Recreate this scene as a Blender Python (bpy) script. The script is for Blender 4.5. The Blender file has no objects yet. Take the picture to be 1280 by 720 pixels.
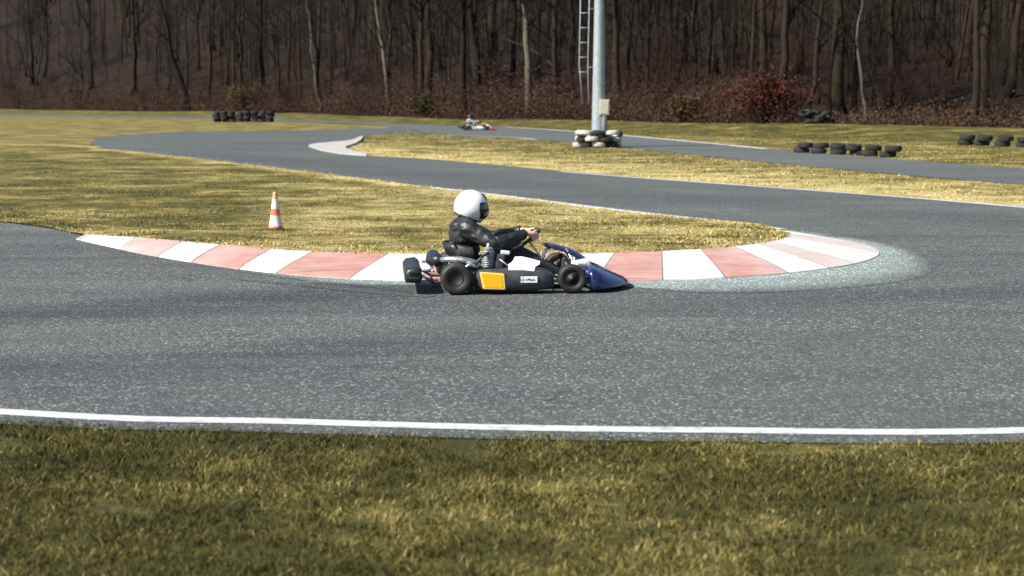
import bpy, bmesh, math, random
import numpy as np
from mathutils import Vector, Matrix, noise
from mathutils.geometry import tessellate_polygon

random.seed(7)
rng = np.random.default_rng(7)
S = bpy.context.scene
COL = S.collection
R = math.radians

# ------------------------------------------------------------------ camera geometry (photo 1280 x 720)
FPX, HOR, EYE = 2000.0, 124.0, 1.743
PITCH = math.atan((360 - HOR) / FPX)
CP, SP = math.cos(PITCH), math.sin(PITCH)

def G(px, py, z=0.0):
    """point at height z that the photo shows at pixel (px, py)"""
    x = (px - 640) / FPX
    y = (360 - py) / FPX
    d = Vector((x, CP + y * SP, -SP + y * CP))
    t = (z - EYE) / d.z
    return Vector((d.x * t, d.y * t, z))

# ------------------------------------------------------------------ materials
def new_mat(name):
    m = bpy.data.materials.new(name)
    m.use_nodes = True
    nt = m.node_tree
    return m, nt, nt.nodes['Principled BSDF']

def N(nt, kind, **kw):
    n = nt.nodes.new(kind)
    for k, v in kw.items():
        if k in n.inputs.keys():
            n.inputs[k].default_value = v
        else:
            setattr(n, k, v)
    return n

def ramp(nt, fac, stops, interp='LINEAR'):
    r = nt.nodes.new('ShaderNodeValToRGB')
    r.color_ramp.interpolation = interp
    el = r.color_ramp.elements
    while len(el) < len(stops):
        el.new(0.5)
    for e, (p, c) in zip(el, stops):
        e.position = p
        e.color = (c[0], c[1], c[2], 1) if hasattr(c, '__len__') else (c, c, c, 1)
    nt.links.new(fac, r.inputs[0])
    return r.outputs[0]

def mixc(nt, fac, a, b, mode='MIX'):
    m = nt.nodes.new('ShaderNodeMix')
    m.data_type = 'RGBA'
    m.blend_type = mode
    for sock, v in ((m.inputs[0], fac), (m.inputs[6], a), (m.inputs[7], b)):
        if isinstance(v, (int, float)):
            sock.default_value = v
        elif isinstance(v, tuple):
            sock.default_value = (v[0], v[1], v[2], 1)
        else:
            nt.links.new(v, sock)
    return m.outputs[2]

def math_n(nt, op, a, b=None, c=None, clamp=False):
    m = nt.nodes.new('ShaderNodeMath')
    m.operation = op
    m.use_clamp = clamp
    for i, v in enumerate((a, b, c)):
        if v is None:
            continue
        if isinstance(v, (int, float)):
            m.inputs[i].default_value = v
        else:
            nt.links.new(v, m.inputs[i])
    return m.outputs[0]

def pos(nt):
    return N(nt, 'ShaderNodeNewGeometry').outputs['Position']

def objco(nt):
    return N(nt, 'ShaderNodeTexCoord').outputs['Object']

def noise_n(nt, vec, scale, detail=4, rough=0.55, sx=None):
    if sx is not None:
        mp = N(nt, 'ShaderNodeMapping')
        mp.inputs['Scale'].default_value = sx
        nt.links.new(vec, mp.inputs[0])
        vec = mp.outputs[0]
    n = N(nt, 'ShaderNodeTexNoise', Scale=scale, Detail=detail, Roughness=rough)
    nt.links.new(vec, n.inputs['Vector'])
    return n.outputs['Fac']

def bump(nt, bsdf, height, strength, dist):
    b = N(nt, 'ShaderNodeBump', Strength=strength, Distance=dist)
    nt.links.new(height, b.inputs['Height'])
    nt.links.new(b.outputs[0], bsdf.inputs['Normal'])

def simple(name, col, rough=0.5, metal=0.0, var=0.25, scale=14.0, bmp=0.0, coat=0.0, spec=0.5):
    m, nt, b = new_mat(name)
    f = noise_n(nt, objco(nt), scale, 6, 0.6)
    lo = tuple(c * (1 - var) for c in col)
    hi = tuple(min(1, c * (1 + var)) for c in col)
    nt.links.new(ramp(nt, f, [(0.3, lo), (0.7, hi)]), b.inputs['Base Color'])
    nt.links.new(ramp(nt, f, [(0.3, max(0.04, rough - 0.1)), (0.7, min(1, rough + 0.1))]), b.inputs['Roughness'])
    b.inputs['Metallic'].default_value = metal
    b.inputs['Coat Weight'].default_value = coat
    b.inputs['Specular IOR Level'].default_value = spec
    if bmp:
        bump(nt, b, noise_n(nt, objco(nt), scale * 4, 4), bmp, 0.01)
    return m

def asphalt_mat(name, tone=1.0, grain=1.0):
    m, nt, b = new_mat(name)
    p = pos(nt)
    big = noise_n(nt, p, 0.22, 5, 0.6, (0.35, 1.4, 1))
    med = noise_n(nt, p, 1.1, 5, 0.62, (0.5, 1.6, 1))
    base = ramp(nt, big, [(0.32, (0.066, 0.077, 0.081)), (0.45, (0.092, 0.099, 0.099)), (0.56, (0.100, 0.120, 0.111)), (0.7, (0.142, 0.160, 0.147))])
    base = mixc(nt, 0.45, base, ramp(nt, med, [(0.3, (0.068, 0.071, 0.080)), (0.7, (0.128, 0.137, 0.129))]))
    f_at = N(nt, 'ShaderNodeAttribute', attribute_name='dust')
    dst = math_n(nt, 'MULTIPLY', f_at.outputs['Fac'], math_n(nt, 'ADD', 0.45, noise_n(nt, p, 1.4, 5, 0.6, (0.5, 1.5, 1))), clamp=True)
    base = mixc(nt, dst, base, (0.28, 0.335, 0.325))
    # rubber laid along the racing line (long stretched marks)
    rub = noise_n(nt, p, 0.8, 3, 0.5, (0.06, 1.5, 1))
    base = mixc(nt, math_n(nt, 'MULTIPLY', ramp(nt, rub, [(0.55, 0), (0.72, 1)]), 0.5), base, (0.046, 0.049, 0.058))
    ru = N(nt, 'ShaderNodeAttribute', attribute_name='rubber')
    rf = math_n(nt, 'MULTIPLY', ru.outputs['Fac'], math_n(nt, 'ADD', 0.35, ramp(nt, noise_n(nt, p, 1.3, 5, 0.65, (0.12, 3.0, 1)), [(0.35, 0), (0.65, 0.9)])), clamp=True)
    base = mixc(nt, rf, base, (0.040, 0.043, 0.052))
    # repaired patches and hairline cracks
    vc = N(nt, 'ShaderNodeTexVoronoi', Scale=0.33); vc.feature = 'DISTANCE_TO_EDGE'
    wv = N(nt, 'ShaderNodeVectorMath'); wv.operation = 'ADD'
    wn_ = N(nt, 'ShaderNodeTexNoise', Scale=1.6, Detail=5)
    nt.links.new(p, wn_.inputs['Vector'])
    ws = N(nt, 'ShaderNodeVectorMath'); ws.operation = 'SCALE'; ws.inputs['Scale'].default_value = 0.9
    nt.links.new(wn_.outputs['Color'], ws.inputs[0])
    nt.links.new(p, wv.inputs[0]); nt.links.new(ws.outputs[0], wv.inputs[1])
    nt.links.new(wv.outputs[0], vc.inputs['Vector'])
    crack = ramp(nt, vc.outputs['Distance'], [(0.0, 1.0), (0.006, 0.0)])
    crack = math_n(nt, 'MULTIPLY', crack, ramp(nt, noise_n(nt, p, 0.5, 2), [(0.5, 0), (0.6, 0.6)]))
    base = mixc(nt, crack, base, (0.03, 0.03, 0.03))
    # aggregate
    v = N(nt, 'ShaderNodeTexVoronoi', Scale=58.0)
    nt.links.new(p, v.inputs['Vector'])
    vsep = N(nt, 'ShaderNodeSeparateColor')
    nt.links.new(v.outputs['Color'], vsep.inputs[0])
    chip = ramp(nt, vsep.outputs[0], [(0.0, 0.55), (0.5, 0.85), (0.8, 1.05), (0.92, 2.0), (1.0, 3.6)])
    edge = ramp(nt, v.outputs['Distance'], [(0.25, 1.0), (0.6, 0.55)])
    fine = ramp(nt, noise_n(nt, p, 150, 3, 0.7), [(0.3, 0.6), (0.7, 1.4)])
    base = mixc(nt, math_n(nt, 'MULTIPLY', ramp(nt, noise_n(nt, p, 0.7, 4), [(0.35, 0.6), (0.62, 1.0)]), 0.95 * grain), base, chip, 'MULTIPLY')
    base = mixc(nt, 0.6 * grain, base, edge, 'MULTIPLY')
    base = mixc(nt, 0.6 * grain, base, fine, 'MULTIPLY')
    if tone != 1.0:
        base = mixc(nt, 1.0, base, (tone, tone, tone), 'MULTIPLY')
    nt.links.new(base, b.inputs['Base Color'])
    b.inputs['Roughness'].default_value = 0.82
    b.inputs['Specular IOR Level'].default_value = 0.3
    bump(nt, b, math_n(nt, 'SUBTRACT', vsep.outputs[1], v.outputs['Distance']), 0.6, 0.012)
    return m

def grass_mat(name, blade=False, gain=1.0):
    m, nt, b = new_mat(name)
    p = pos(nt)
    at = N(nt, 'ShaderNodeAttribute', attribute_name='dry_shade')  # grass dryness, plus vignette darkening painted into infield and verge
    n1 = noise_n(nt, p, 0.55, 5, 0.65)
    n2 = noise_n(nt, p, 3.2, 4, 0.6)
    f = math_n(nt, 'ADD', at.outputs['Fac'], math_n(nt, 'MULTIPLY_ADD', n1, 1.7, -0.85))
    f = math_n(nt, 'ADD', f, math_n(nt, 'MULTIPLY_ADD', n2, 0.8, -0.4))
    n3 = noise_n(nt, p, 1.6, 5, 0.65, (0.55, 1.5, 1))
    f = math_n(nt, 'ADD', f, math_n(nt, 'MULTIPLY_ADD', n3, 0.7, -0.35))
    if blade:
        rnd = N(nt, 'ShaderNodeAttribute', attribute_name='rnd')
        f = math_n(nt, 'ADD', f, math_n(nt, 'MULTIPLY_ADD', rnd.outputs['Fac'], 0.7, -0.35), clamp=True)
    else:
        f = math_n(nt, 'ADD', f, math_n(nt, 'MULTIPLY_ADD', noise_n(nt, p, 22, 4, 0.7), 0.9, -0.45), clamp=True)
    g = gain
    c = ramp(nt, f, [(0.0, (0.044 * g, 0.043 * g, 0.011 * g)), (0.25, (0.082 * g, 0.076 * g, 0.018 * g)),
                     (0.45, (0.172 * g, 0.140 * g, 0.042 * g)), (0.68, (0.33 * g, 0.27 * g, 0.105 * g)),
                     (1.0, (0.50 * g, 0.42 * g, 0.19 * g))])
    if not blade:
        so_ = noise_n(nt, p, 0.9, 6, 0.7)
        c = mixc(nt, ramp(nt, so_, [(0.60, 0), (0.68, 0.75)]), c, (0.13, 0.095, 0.055))
        c = mixc(nt, 0.7, c, ramp(nt, noise_n(nt, p, 55, 4, 0.7), [(0.3, 0.55), (0.65, 1.2)]), 'MULTIPLY')
        bump(nt, b, noise_n(nt, p, 30, 4, 0.7), 0.7, 0.04)
    nt.links.new(c, b.inputs['Base Color'])
    b.inputs['Roughness'].default_value = 0.8
    b.inputs['Specular IOR Level'].default_value = 0.15
    return m

def ground_mat():
    """grass with bare earth, turning to leaf litter inside the wood (attribute litter)"""
    m = grass_mat('ground_grass')
    nt = m.node_tree
    b = nt.nodes['Principled BSDF']
    src = b.inputs['Base Color'].links[0].from_socket
    p = pos(nt)
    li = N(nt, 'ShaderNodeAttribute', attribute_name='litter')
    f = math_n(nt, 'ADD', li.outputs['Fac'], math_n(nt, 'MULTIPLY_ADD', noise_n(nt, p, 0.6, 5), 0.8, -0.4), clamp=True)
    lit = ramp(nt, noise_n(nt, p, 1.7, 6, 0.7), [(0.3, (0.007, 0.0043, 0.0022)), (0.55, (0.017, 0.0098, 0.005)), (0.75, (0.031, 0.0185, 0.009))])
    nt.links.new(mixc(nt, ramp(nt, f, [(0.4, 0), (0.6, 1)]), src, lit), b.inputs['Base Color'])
    return m

def kerb_paint(name, a, bcol, wear):
    m, nt, b = new_mat(name)
    p = pos(nt)
    f = noise_n(nt, p, 2.3, 7, 0.7)
    f2 = noise_n(nt, p, 26, 5, 0.7)
    c = mixc(nt, ramp(nt, f, [(0.38, 0), (0.68, 1)]), a, bcol)
    c = mixc(nt, ramp(nt, f2, [(0.6, 0), (0.78, wear)]), c, (0.30, 0.29, 0.27))
    st = noise_n(nt, p, 1.6, 5, 0.6, (0.25, 2.4, 1))
    c = mixc(nt, ramp(nt, st, [(0.5, 0), (0.75, 0.6)]), c, (0.20, 0.20, 0.205))
    ch = noise_n(nt, p, 11, 6, 0.75)
    c = mixc(nt, ramp(nt, ch, [(0.60, 0), (0.66, 0.7)]), c, (0.27, 0.265, 0.25))
    wa = N(nt, 'ShaderNodeAttribute', attribute_name='worn')
    sa = N(nt, 'ShaderNodeAttribute', attribute_name='scuff')
    sn = ramp(nt, noise_n(nt, p, 2.0, 6, 0.7, (0.3, 3.5, 1)), [(0.5, 0), (0.66, 1)])
    c = mixc(nt, math_n(nt, 'MULTIPLY', math_n(nt, 'MULTIPLY', sa.outputs['Fac'], sn), 0.75), c, (0.055, 0.055, 0.06))
    wf = math_n(nt, 'MULTIPLY', wa.outputs['Fac'], math_n(nt, 'ADD', 0.25, f), clamp=True)
    c = mixc(nt, wf, c, (0.46, 0.45, 0.435))
    nt.links.new(c, b.inputs['Base Color'])
    b.inputs['Roughness'].default_value = 0.7
    bump(nt, b, f2, 0.3, 0.006)
    return m

def line_paint():
    m, nt, b = new_mat('line_paint')
    p = pos(nt)
    f = noise_n(nt, p, 9, 7, 0.75)
    c = mixc(nt, ramp(nt, f, [(0.48, 0), (0.7, 1)]), (0.50, 0.50, 0.51), (0.2, 0.2, 0.2))
    nt.links.new(c, b.inputs['Base Color'])
    b.inputs['Roughness'].default_value = 0.7
    return m

def leaf_mat(name, cols):
    m, nt, b = new_mat(name)
    p = pos(nt)
    rnd = N(nt, 'ShaderNodeAttribute', attribute_name='rnd')
    f = math_n(nt, 'ADD', math_n(nt, 'MULTIPLY', rnd.outputs['Fac'], 0.55), math_n(nt, 'MULTIPLY_ADD', noise_n(nt, p, 0.45, 4), 1.5, -0.5), clamp=True)
    nt.links.new(ramp(nt, f, [(i / (len(cols) - 1), c) for i, c in enumerate(cols)]), b.inputs['Base Color'])
    b.inputs['Roughness'].default_value = 0.75
    b.inputs['Specular IOR Level'].default_value = 0.15
    return m

def bark_mat(name, lo, hi):
    m, nt, b = new_mat(name)
    o = objco(nt)
    f = noise_n(nt, o, 3.0, 7, 0.7, (3, 3, 0.5))
    g = noise_n(nt, o, 0.7, 3, 0.6)
    c = mixc(nt, 0.5, ramp(nt, f, [(0.3, lo), (0.7, hi)]), ramp(nt, g, [(0.35, lo), (0.65, hi)]))
    nt.links.new(c, b.inputs['Base Color'])
    b.inputs['Roughness'].default_value = 0.9
    b.inputs['Specular IOR Level'].default_value = 0.15
    bump(nt, b, f, 0.6, 0.04)
    return m

M = {}
M['asphalt'] = asphalt_mat('asphalt')
M['asphalt_far'] = asphalt_mat('asphalt_back_straight', 1.0, 0.6)
M['concrete'] = kerb_paint('pale_concrete', (0.33, 0.36, 0.37), (0.22, 0.25, 0.26), 0.5)
M['grass_sheet'] = grass_mat('infield_grass')
M['blade'] = grass_mat('grass_blade', True)
M['ground'] = ground_mat()
M['kerb_red'] = kerb_paint('faded_red_kerb_paint', (0.40, 0.175, 0.145), (0.47, 0.29, 0.25), 0.6)
M['kerb_white'] = kerb_paint('white_kerb_paint', (0.64, 0.64, 0.63), (0.50, 0.50, 0.49), 0.6)
M['joint'] = simple('kerb_joint_dirt', (0.15, 0.13, 0.115), 0.9, 0, 0.4, 12)
M['apex'] = kerb_paint('weathered_white_kerb', (0.40, 0.39, 0.37), (0.30, 0.29, 0.28), 0.6)
M['line'] = line_paint()
M['tyre'] = simple('tyre_rubber', (0.016, 0.016, 0.017), 0.62, var=0.35, scale=9, bmp=0.2)
M['tyre_white'] = simple('white_painted_rubber', (0.40, 0.39, 0.36), 0.75, var=0.4, scale=6, bmp=0.2)
M['tyre_old'] = simple('weathered_rubber', (0.024, 0.023, 0.022), 0.85, var=0.5, scale=4, bmp=0.2, spec=0.25)
M['galv'] = simple('galvanised_steel', (0.30, 0.345, 0.37), 0.5, 0.25, 0.15, 5)
M['steel'] = simple('bright_steel', (0.68, 0.68, 0.67), 0.28, 0.9, 0.15, 30)
M['alloy'] = simple('cast_alloy', (0.55, 0.56, 0.56), 0.42, 0.7, 0.3, 25)
M['fin'] = simple('cast_fins', (0.30, 0.31, 0.31), 0.5, 0.5, 0.35, 30)
M['dark_steel'] = simple('dark_frame_paint', (0.022, 0.024, 0.03), 0.35, 0.2, 0.3, 20, coat=0.3)
M['black_plastic'] = simple('black_plastic', (0.016, 0.017, 0.019), 0.38, 0, 0.3, 16)
M['grey_plastic'] = simple('dark_grey_plastic', (0.045, 0.048, 0.055), 0.35, 0, 0.3, 12)
M['navy'] = simple('navy_plastic', (0.011, 0.016, 0.078), 0.22, 0, 0.3, 8, coat=0.5)
M['yellow'] = simple('yellow_plate', (0.85, 0.47, 0.005), 0.4, 0, 0.05, 10)
M['amber'] = simple('brown_orange_border', (0.20, 0.05, 0.008), 0.45, 0, 0.3, 20)
M['pale_yellow'] = simple('pale_yellow_edge', (0.85, 0.66, 0.22), 0.4, 0, 0.05, 10)
M['white'] = simple('white_gloss', (0.78, 0.78, 0.80), 0.3, 0, 0.04, 9, coat=0.3)
M['white_shell'] = simple('white_helmet_paint', (0.80, 0.79, 0.81), 0.18, 0, 0.03, 6, coat=0.6)
M['visor'] = simple('smoked_visor', (0.008, 0.009, 0.010), 0.08, 0, 0.2, 5, coat=0.6)
M['leather'] = simple('black_leather', (0.012, 0.013, 0.015), 0.46, 0, 0.3, 9, bmp=0.15)
M['trousers'] = simple('black_trousers', (0.018, 0.018, 0.02), 0.75, 0, 0.3, 22, bmp=0.4)
M['skin'] = simple('skin', (0.60, 0.36, 0.27), 0.5, 0, 0.12, 30)
M['hub_green'] = simple('pale_green_pad', (0.33, 0.37, 0.17), 0.5, 0, 0.2, 25)
M['orange'] = simple('orange_plastic', (0.62, 0.20, 0.05), 0.35, 0, 0.1, 9, coat=0.3)
M['cream'] = simple('cream_plastic', (0.70, 0.60, 0.42), 0.4, 0, 0.1, 9)
M['cone_red'] = simple('faded_cone_orange', (0.62, 0.15, 0.075), 0.55, 0, 0.15, 14)
M['cone_white'] = simple('cone_white_band', (0.66, 0.63, 0.58), 0.5, 0, 0.1, 14)
M['cone_tip'] = simple('cone_sun_bleached_tip', (0.58, 0.34, 0.14), 0.55, 0, 0.1, 14)
M['cone_base'] = simple('cone_rubber_base', (0.055, 0.022, 0.016), 0.7, 0, 0.3, 14)
M['box_grey'] = simple('pale_cabinet', (0.42, 0.42, 0.33), 0.5, 0, 0.12, 9)
M['bark_dark'] = bark_mat('dark_bark', (0.007, 0.0055, 0.0045), (0.020, 0.015, 0.012))
M['bark_brown'] = bark_mat('brown_bark', (0.013, 0.0095, 0.006), (0.036, 0.026, 0.017))
M['bark_pale'] = bark_mat('pale_bark', (0.055, 0.050, 0.040), (0.155, 0.14, 0.112))
M['twig'] = bark_mat('twig_bark', (0.010, 0.0075, 0.006), (0.026, 0.019, 0.014))
M['twig_red'] = bark_mat('reddish_twigs', (0.020, 0.010, 0.008), (0.046, 0.022, 0.017))
M['bramble'] = leaf_mat('bramble_leaves', [(0.018, 0.013, 0.007), (0.050, 0.026, 0.018), (0.075, 0.038, 0.028), (0.044, 0.036, 0.015), (0.11, 0.074, 0.042)])
M['leaf_red'] = leaf_mat('red_brown_leaves', [(0.022, 0.008, 0.006), (0.062, 0.017, 0.012), (0.085, 0.028, 0.016)])
M['leaf_tan'] = leaf_mat('tan_dead_leaves', [(0.020, 0.012, 0.006), (0.060, 0.036, 0.016), (0.11, 0.078, 0.040)])
M['leaf_olive'] = leaf_mat('olive_leaves', [(0.010, 0.011, 0.005), (0.030, 0.028, 0.011), (0.07, 0.058, 0.03)])

# ------------------------------------------------------------------ object helpers
def tag(o, label=None, cat=None, group=None, kind=None):
    if label: o['label'] = label
    if cat: o['category'] = cat
    if group: o['group'] = group
    if kind: o['kind'] = kind
    return o

def mesh_obj(name, me, mat, parent=None, smooth=False):
    mats = mat if isinstance(mat, (list, tuple)) else [mat]
    if not me.materials:
        for m in mats:
            me.materials.append(m)
    if smooth:
        me.polygons.foreach_set('use_smooth', [True] * len(me.polygons))
    o = bpy.data.objects.new(name, me)
    COL.objects.link(o)
    if parent: o.parent = parent
    return o

def empty(name, loc=(0, 0, 0), rz=0.0, s=1.0):
    o = bpy.data.objects.new(name, None)
    COL.objects.link(o)
    o.location = loc
    o.rotation_euler = (0, 0, rz)
    o.scale = (s, s, s)
    o.empty_display_size = 0.1
    return o

def copy_tree(o, parent=None):
    c = o.copy()
    COL.objects.link(c)
    c.parent = parent
    for k in list(o.children):
        copy_tree(k, c)
    return c

class MB:
    def __init__(self):
        self.bm = bmesh.new()
        self.mi = 0
    def face(self, vs):
        try:
            f = self.bm.faces.new(vs)
            f.material_index = self.mi
            return f
        except ValueError:
            return None
    def box(self, c, s, rot=None, bev=0.0):
        ret = bmesh.ops.create_cube(self.bm, size=1.0)
        vs = ret['verts']
        bmesh.ops.scale(self.bm, vec=s, verts=vs)
        if bev:
            es = list({e for v in vs for e in v.link_edges})
            r2 = bmesh.ops.bevel(self.bm, geom=es, offset=bev, segments=2, affect='EDGES', profile=0.6)
            vs = list({v for f in r2['faces'] for v in f.verts} | {v for v in vs if v.is_valid})
        if rot is not None:
            bmesh.ops.rotate(self.bm, cent=(0, 0, 0), matrix=rot, verts=vs)
        bmesh.ops.translate(self.bm, vec=c, verts=vs)
        for f in {f for v in vs for f in v.link_faces}:
            f.material_index = self.mi
        return self
    def tube(self, pts, rad, n=8, cap=True, closed=False):
        pts = [Vector(p) for p in pts]
        m = len(pts)
        if not hasattr(rad, '__len__'):
            rad = [rad] * m
        rings = []
        up = None
        for i, p in enumerate(pts):
            if closed:
                t = pts[(i + 1) % m] - pts[i - 1]
            else:
                t = pts[min(i + 1, m - 1)] - pts[max(i - 1, 0)]
            t = t.normalized() if t.length > 1e-9 else Vector((0, 0, 1))
            if up is None:
                up = t.orthogonal().normalized()
            a = up - t * up.dot(t)
            a = a.normalized() if a.length > 1e-6 else t.orthogonal().normalized()
            up = a
            b = t.cross(a)
            rings.append([self.bm.verts.new(p + (a * math.cos(2 * math.pi * k / n) + b * math.sin(2 * math.pi * k / n)) * rad[i]) for k in range(n)])
        for i in range(m if closed else m - 1):
            A, B = rings[i], rings[(i + 1) % m]
            for k in range(n):
                self.face((A[k], A[(k + 1) % n], B[(k + 1) % n], B[k]))
        if cap and not closed:
            self.face(rings[0][::-1])
            self.face(rings[-1])
        return self
    def loft(self, rings, cap=True, closed_ring=True):
        R_ = [[self.bm.verts.new(p) for p in r] for r in rings]
        n = len(R_[0])
        for A, B in zip(R_[:-1], R_[1:]):
            for k in range(n if closed_ring else n - 1):
                self.face((A[k], A[(k + 1) % n], B[(k + 1) % n], B[k]))
        if cap:
            self.face(R_[0][::-1])
            self.face(R_[-1])
        return self
    def lathe(self, prof, c=(0, 0, 0), axis='Z', n=24, mats=None):
        """prof: (radius, height) points along the axis"""
        c = Vector(c)
        rings = []
        for r, h in prof:
            ring = []
            for k in range(n):
                a = 2 * math.pi * k / n
                x, y = r * math.cos(a), r * math.sin(a)
                v = (x, y, h) if axis == 'Z' else ((x, h, y) if axis == 'Y' else (h, x, y))
                ring.append(self.bm.verts.new(c + Vector(v)))
            rings.append(ring)
        for i in range(len(prof) - 1):
            if mats: self.mi = mats[i]
            for k in range(n):
                self.face((rings[i][k], rings[i][(k + 1) % n], rings[i + 1][(k + 1) % n], rings[i + 1][k]))
        if prof[0][0] > 1e-5: self.face(rings[0][::-1])
        if prof[-1][0] > 1e-5: self.face(rings[-1])
        return self
    def build(self, name, mat, parent=None, smooth=False):
        bmesh.ops.remove_doubles(self.bm, verts=self.bm.verts, dist=1e-5)
        bmesh.ops.recalc_face_normals(self.bm, faces=self.bm.faces)
        me = bpy.data.meshes.new(name)
        self.bm.to_mesh(me)
        self.bm.free()
        o = mesh_obj(name, me, mat, parent, smooth)
        return o

def np_mesh(name, verts, faces_flat, sizes, attrs=None):
    me = bpy.data.meshes.new(name)
    nv = len(verts)
    me.vertices.add(nv)
    me.vertices.foreach_set('co', np.asarray(verts, np.float32).ravel())
    sizes = np.asarray(sizes, np.int32)
    starts = np.concatenate(([0], np.cumsum(sizes)[:-1])).astype(np.int32)
    me.loops.add(len(faces_flat))
    me.loops.foreach_set('vertex_index', np.asarray(faces_flat, np.int32))
    me.polygons.add(len(sizes))
    me.polygons.foreach_set('loop_start', starts)
    me.update(calc_edges=True)
    for k, v in (attrs or {}).items():
        a = me.attributes.new(k, 'FLOAT', 'POINT')
        a.data.foreach_set('value', np.asarray(v, np.float32))
    return me

def catmull(pts, n):
    """resample a polyline of points as a smooth curve, n points"""
    P = [Vector(p) for p in pts]
    P = [P[0] * 2 - P[1]] + P + [P[-1] * 2 - P[-2]]
    dense = []
    for i in range(1, len(P) - 2):
        p0, p1, p2, p3 = P[i - 1:i + 3]
        for k in range(24):
            t = k / 24
            dense.append(0.5 * ((2 * p1) + (p2 - p0) * t + (2 * p0 - 5 * p1 + 4 * p2 - p3) * t * t + (3 * p1 - p0 - 3 * p2 + p3) * t ** 3))
    dense.append(P[-2].copy())
    L = [0.0]
    for a, b in zip(dense[:-1], dense[1:]):
        L.append(L[-1] + (b - a).length)
    out, j = [], 0
    for i in range(n):
        s = L[-1] * i / (n - 1)
        while j < len(L) - 2 and L[j + 1] < s:
            j += 1
        f = (s - L[j]) / max(1e-9, L[j + 1] - L[j])
        out.append(dense[j].lerp(dense[j + 1], min(1, max(0, f))))
    return out

def flat_polygon(name, pts, z, mat):
    pts = [Vector((p[0], p[1], z)) for p in pts]
    tris = tessellate_polygon([pts])
    me = bpy.data.meshes.new(name)
    me.from_pydata(pts, [], [tuple(t) for t in tris])
    bm = bmesh.new(); bm.from_mesh(me)
    for f in bm.faces:
        if f.normal.z < 0: f.normal_flip()
    bm.to_mesh(me); bm.free()
    return mesh_obj(name, me, mat)

def ribbon(name, left, right, mat, zs=None):
    vs, fs = [], []
    for a, b in zip(left, right):
        vs += [a, b]
    for i in range(len(left) - 1):
        fs.append((2 * i, 2 * i + 1, 2 * i + 3, 2 * i + 2))
    me = bpy.data.meshes.new(name)
    me.from_pydata([tuple(v) for v in vs], [], fs)
    bm = bmesh.new(); bm.from_mesh(me)
    for f in bm.faces:
        if f.normal.z < 0: f.normal_flip()
    bm.to_mesh(me); bm.free()
    return mesh_obj(name, me, mat)

def offset_line(pts, w, z):
    L, Rr = [], []
    for i, p in enumerate(pts):
        t = (pts[min(i + 1, len(pts) - 1)] - pts[max(i - 1, 0)]); t.z = 0
        t.normalize()
        n = Vector((-t.y, t.x, 0))
        L.append(Vector((p.x, p.y, z)) + n * w / 2)
        Rr.append(Vector((p.x, p.y, z)) - n * w / 2)
    return L, Rr

# ------------------------------------------------------------------ light, sky, camera
SUN_EL, SUN_DIR = R(44), Vector((-0.88, -0.47, 0)).normalized()    # towards the sun, in plan
w = bpy.data.worlds.new('World'); S.world = w; w.use_nodes = True
wn = w.node_tree
sky = wn.nodes.new('ShaderNodeTexSky')
sky.sky_type = 'NISHITA'; sky.sun_disc = False
sky.sun_elevation = SUN_EL
sky.sun_rotation = math.atan2(SUN_DIR.x, SUN_DIR.y)
wn.links.new(sky.outputs[0], wn.nodes['Background'].inputs[0])
wn.nodes['Background'].inputs[1].default_value = 0.07
sl = bpy.data.lights.new('sun', 'SUN'); sl.energy = 4.8; sl.angle = R(0.55); sl.color = (1.0, 0.95, 0.86)
so = bpy.data.objects.new('sun', sl); COL.objects.link(so)
sv = Vector((SUN_DIR.x * math.cos(SUN_EL), SUN_DIR.y * math.cos(SUN_EL), math.sin(SUN_EL)))
so.rotation_euler = sv.to_track_quat('Z', 'Y').to_euler()
so.location = sv * 60

cd = bpy.data.cameras.new('camera'); cam = bpy.data.objects.new('camera', cd); COL.objects.link(cam)
cam.location = (0, 0, EYE)
cam.rotation_euler = (math.pi / 2 - PITCH, 0, 0)
cd.sensor_width = 36; cd.lens = FPX / 1280 * 36
cd.clip_end = 8000; cd.clip_start = 0.05
cd.dof.use_dof = True; cd.dof.focus_distance = 14.6; cd.dof.aperture_fstop = 2.8
S.camera = cam
S.view_settings.view_transform = 'Standard'; S.view_settings.look = 'None'
S.view_settings.gamma = 1; S.view_settings.use_curve_mapping = False
S.view_settings.exposure = 0.95
S.cycles.max_bounces = 6
S.cycles.use_denoising = True

# ------------------------------------------------------------------ terrain
FX = np.array([-400, -120, -60, -30, -21.5, -4, 14, 25.6, 60, 200, 400.0])
FY = np.array([480, 262, 202, 170, 158, 119, 92, 81, 62, 0, -100.0])
def tdist(x, y):            # metres behind the edge of the wood
    return (y - np.interp(x, FX, FY)) * 0.6
def gz(x, y):
    x = np.asarray(x, float); y = np.asarray(y, float)
    t = tdist(x, y)
    s = np.clip((t + 8) / 8, 0, 1); s = s * s * (3 - 2 * s)
    bank = s * np.interp(x, [-40, -10, 5], [0.45, 0.28, 0.32])
    hill = np.clip(t - 5, 0, 110) * np.interp(x, [-120, -60, -20, 10], [0.48, 0.38, 0.28, 0.22])
    bump_ = np.clip(t + 4, 0, 20) / 20 * (0.5 * np.sin(x * 0.31 + y * 0.17) + 0.35 * np.sin(x * 0.11 - y * 0.23 + 1))
    return -0.006 + bank + hill + np.maximum(bump_, -0.2) * 0.5
def gzf(x, y): return float(gz(x, y))

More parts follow.
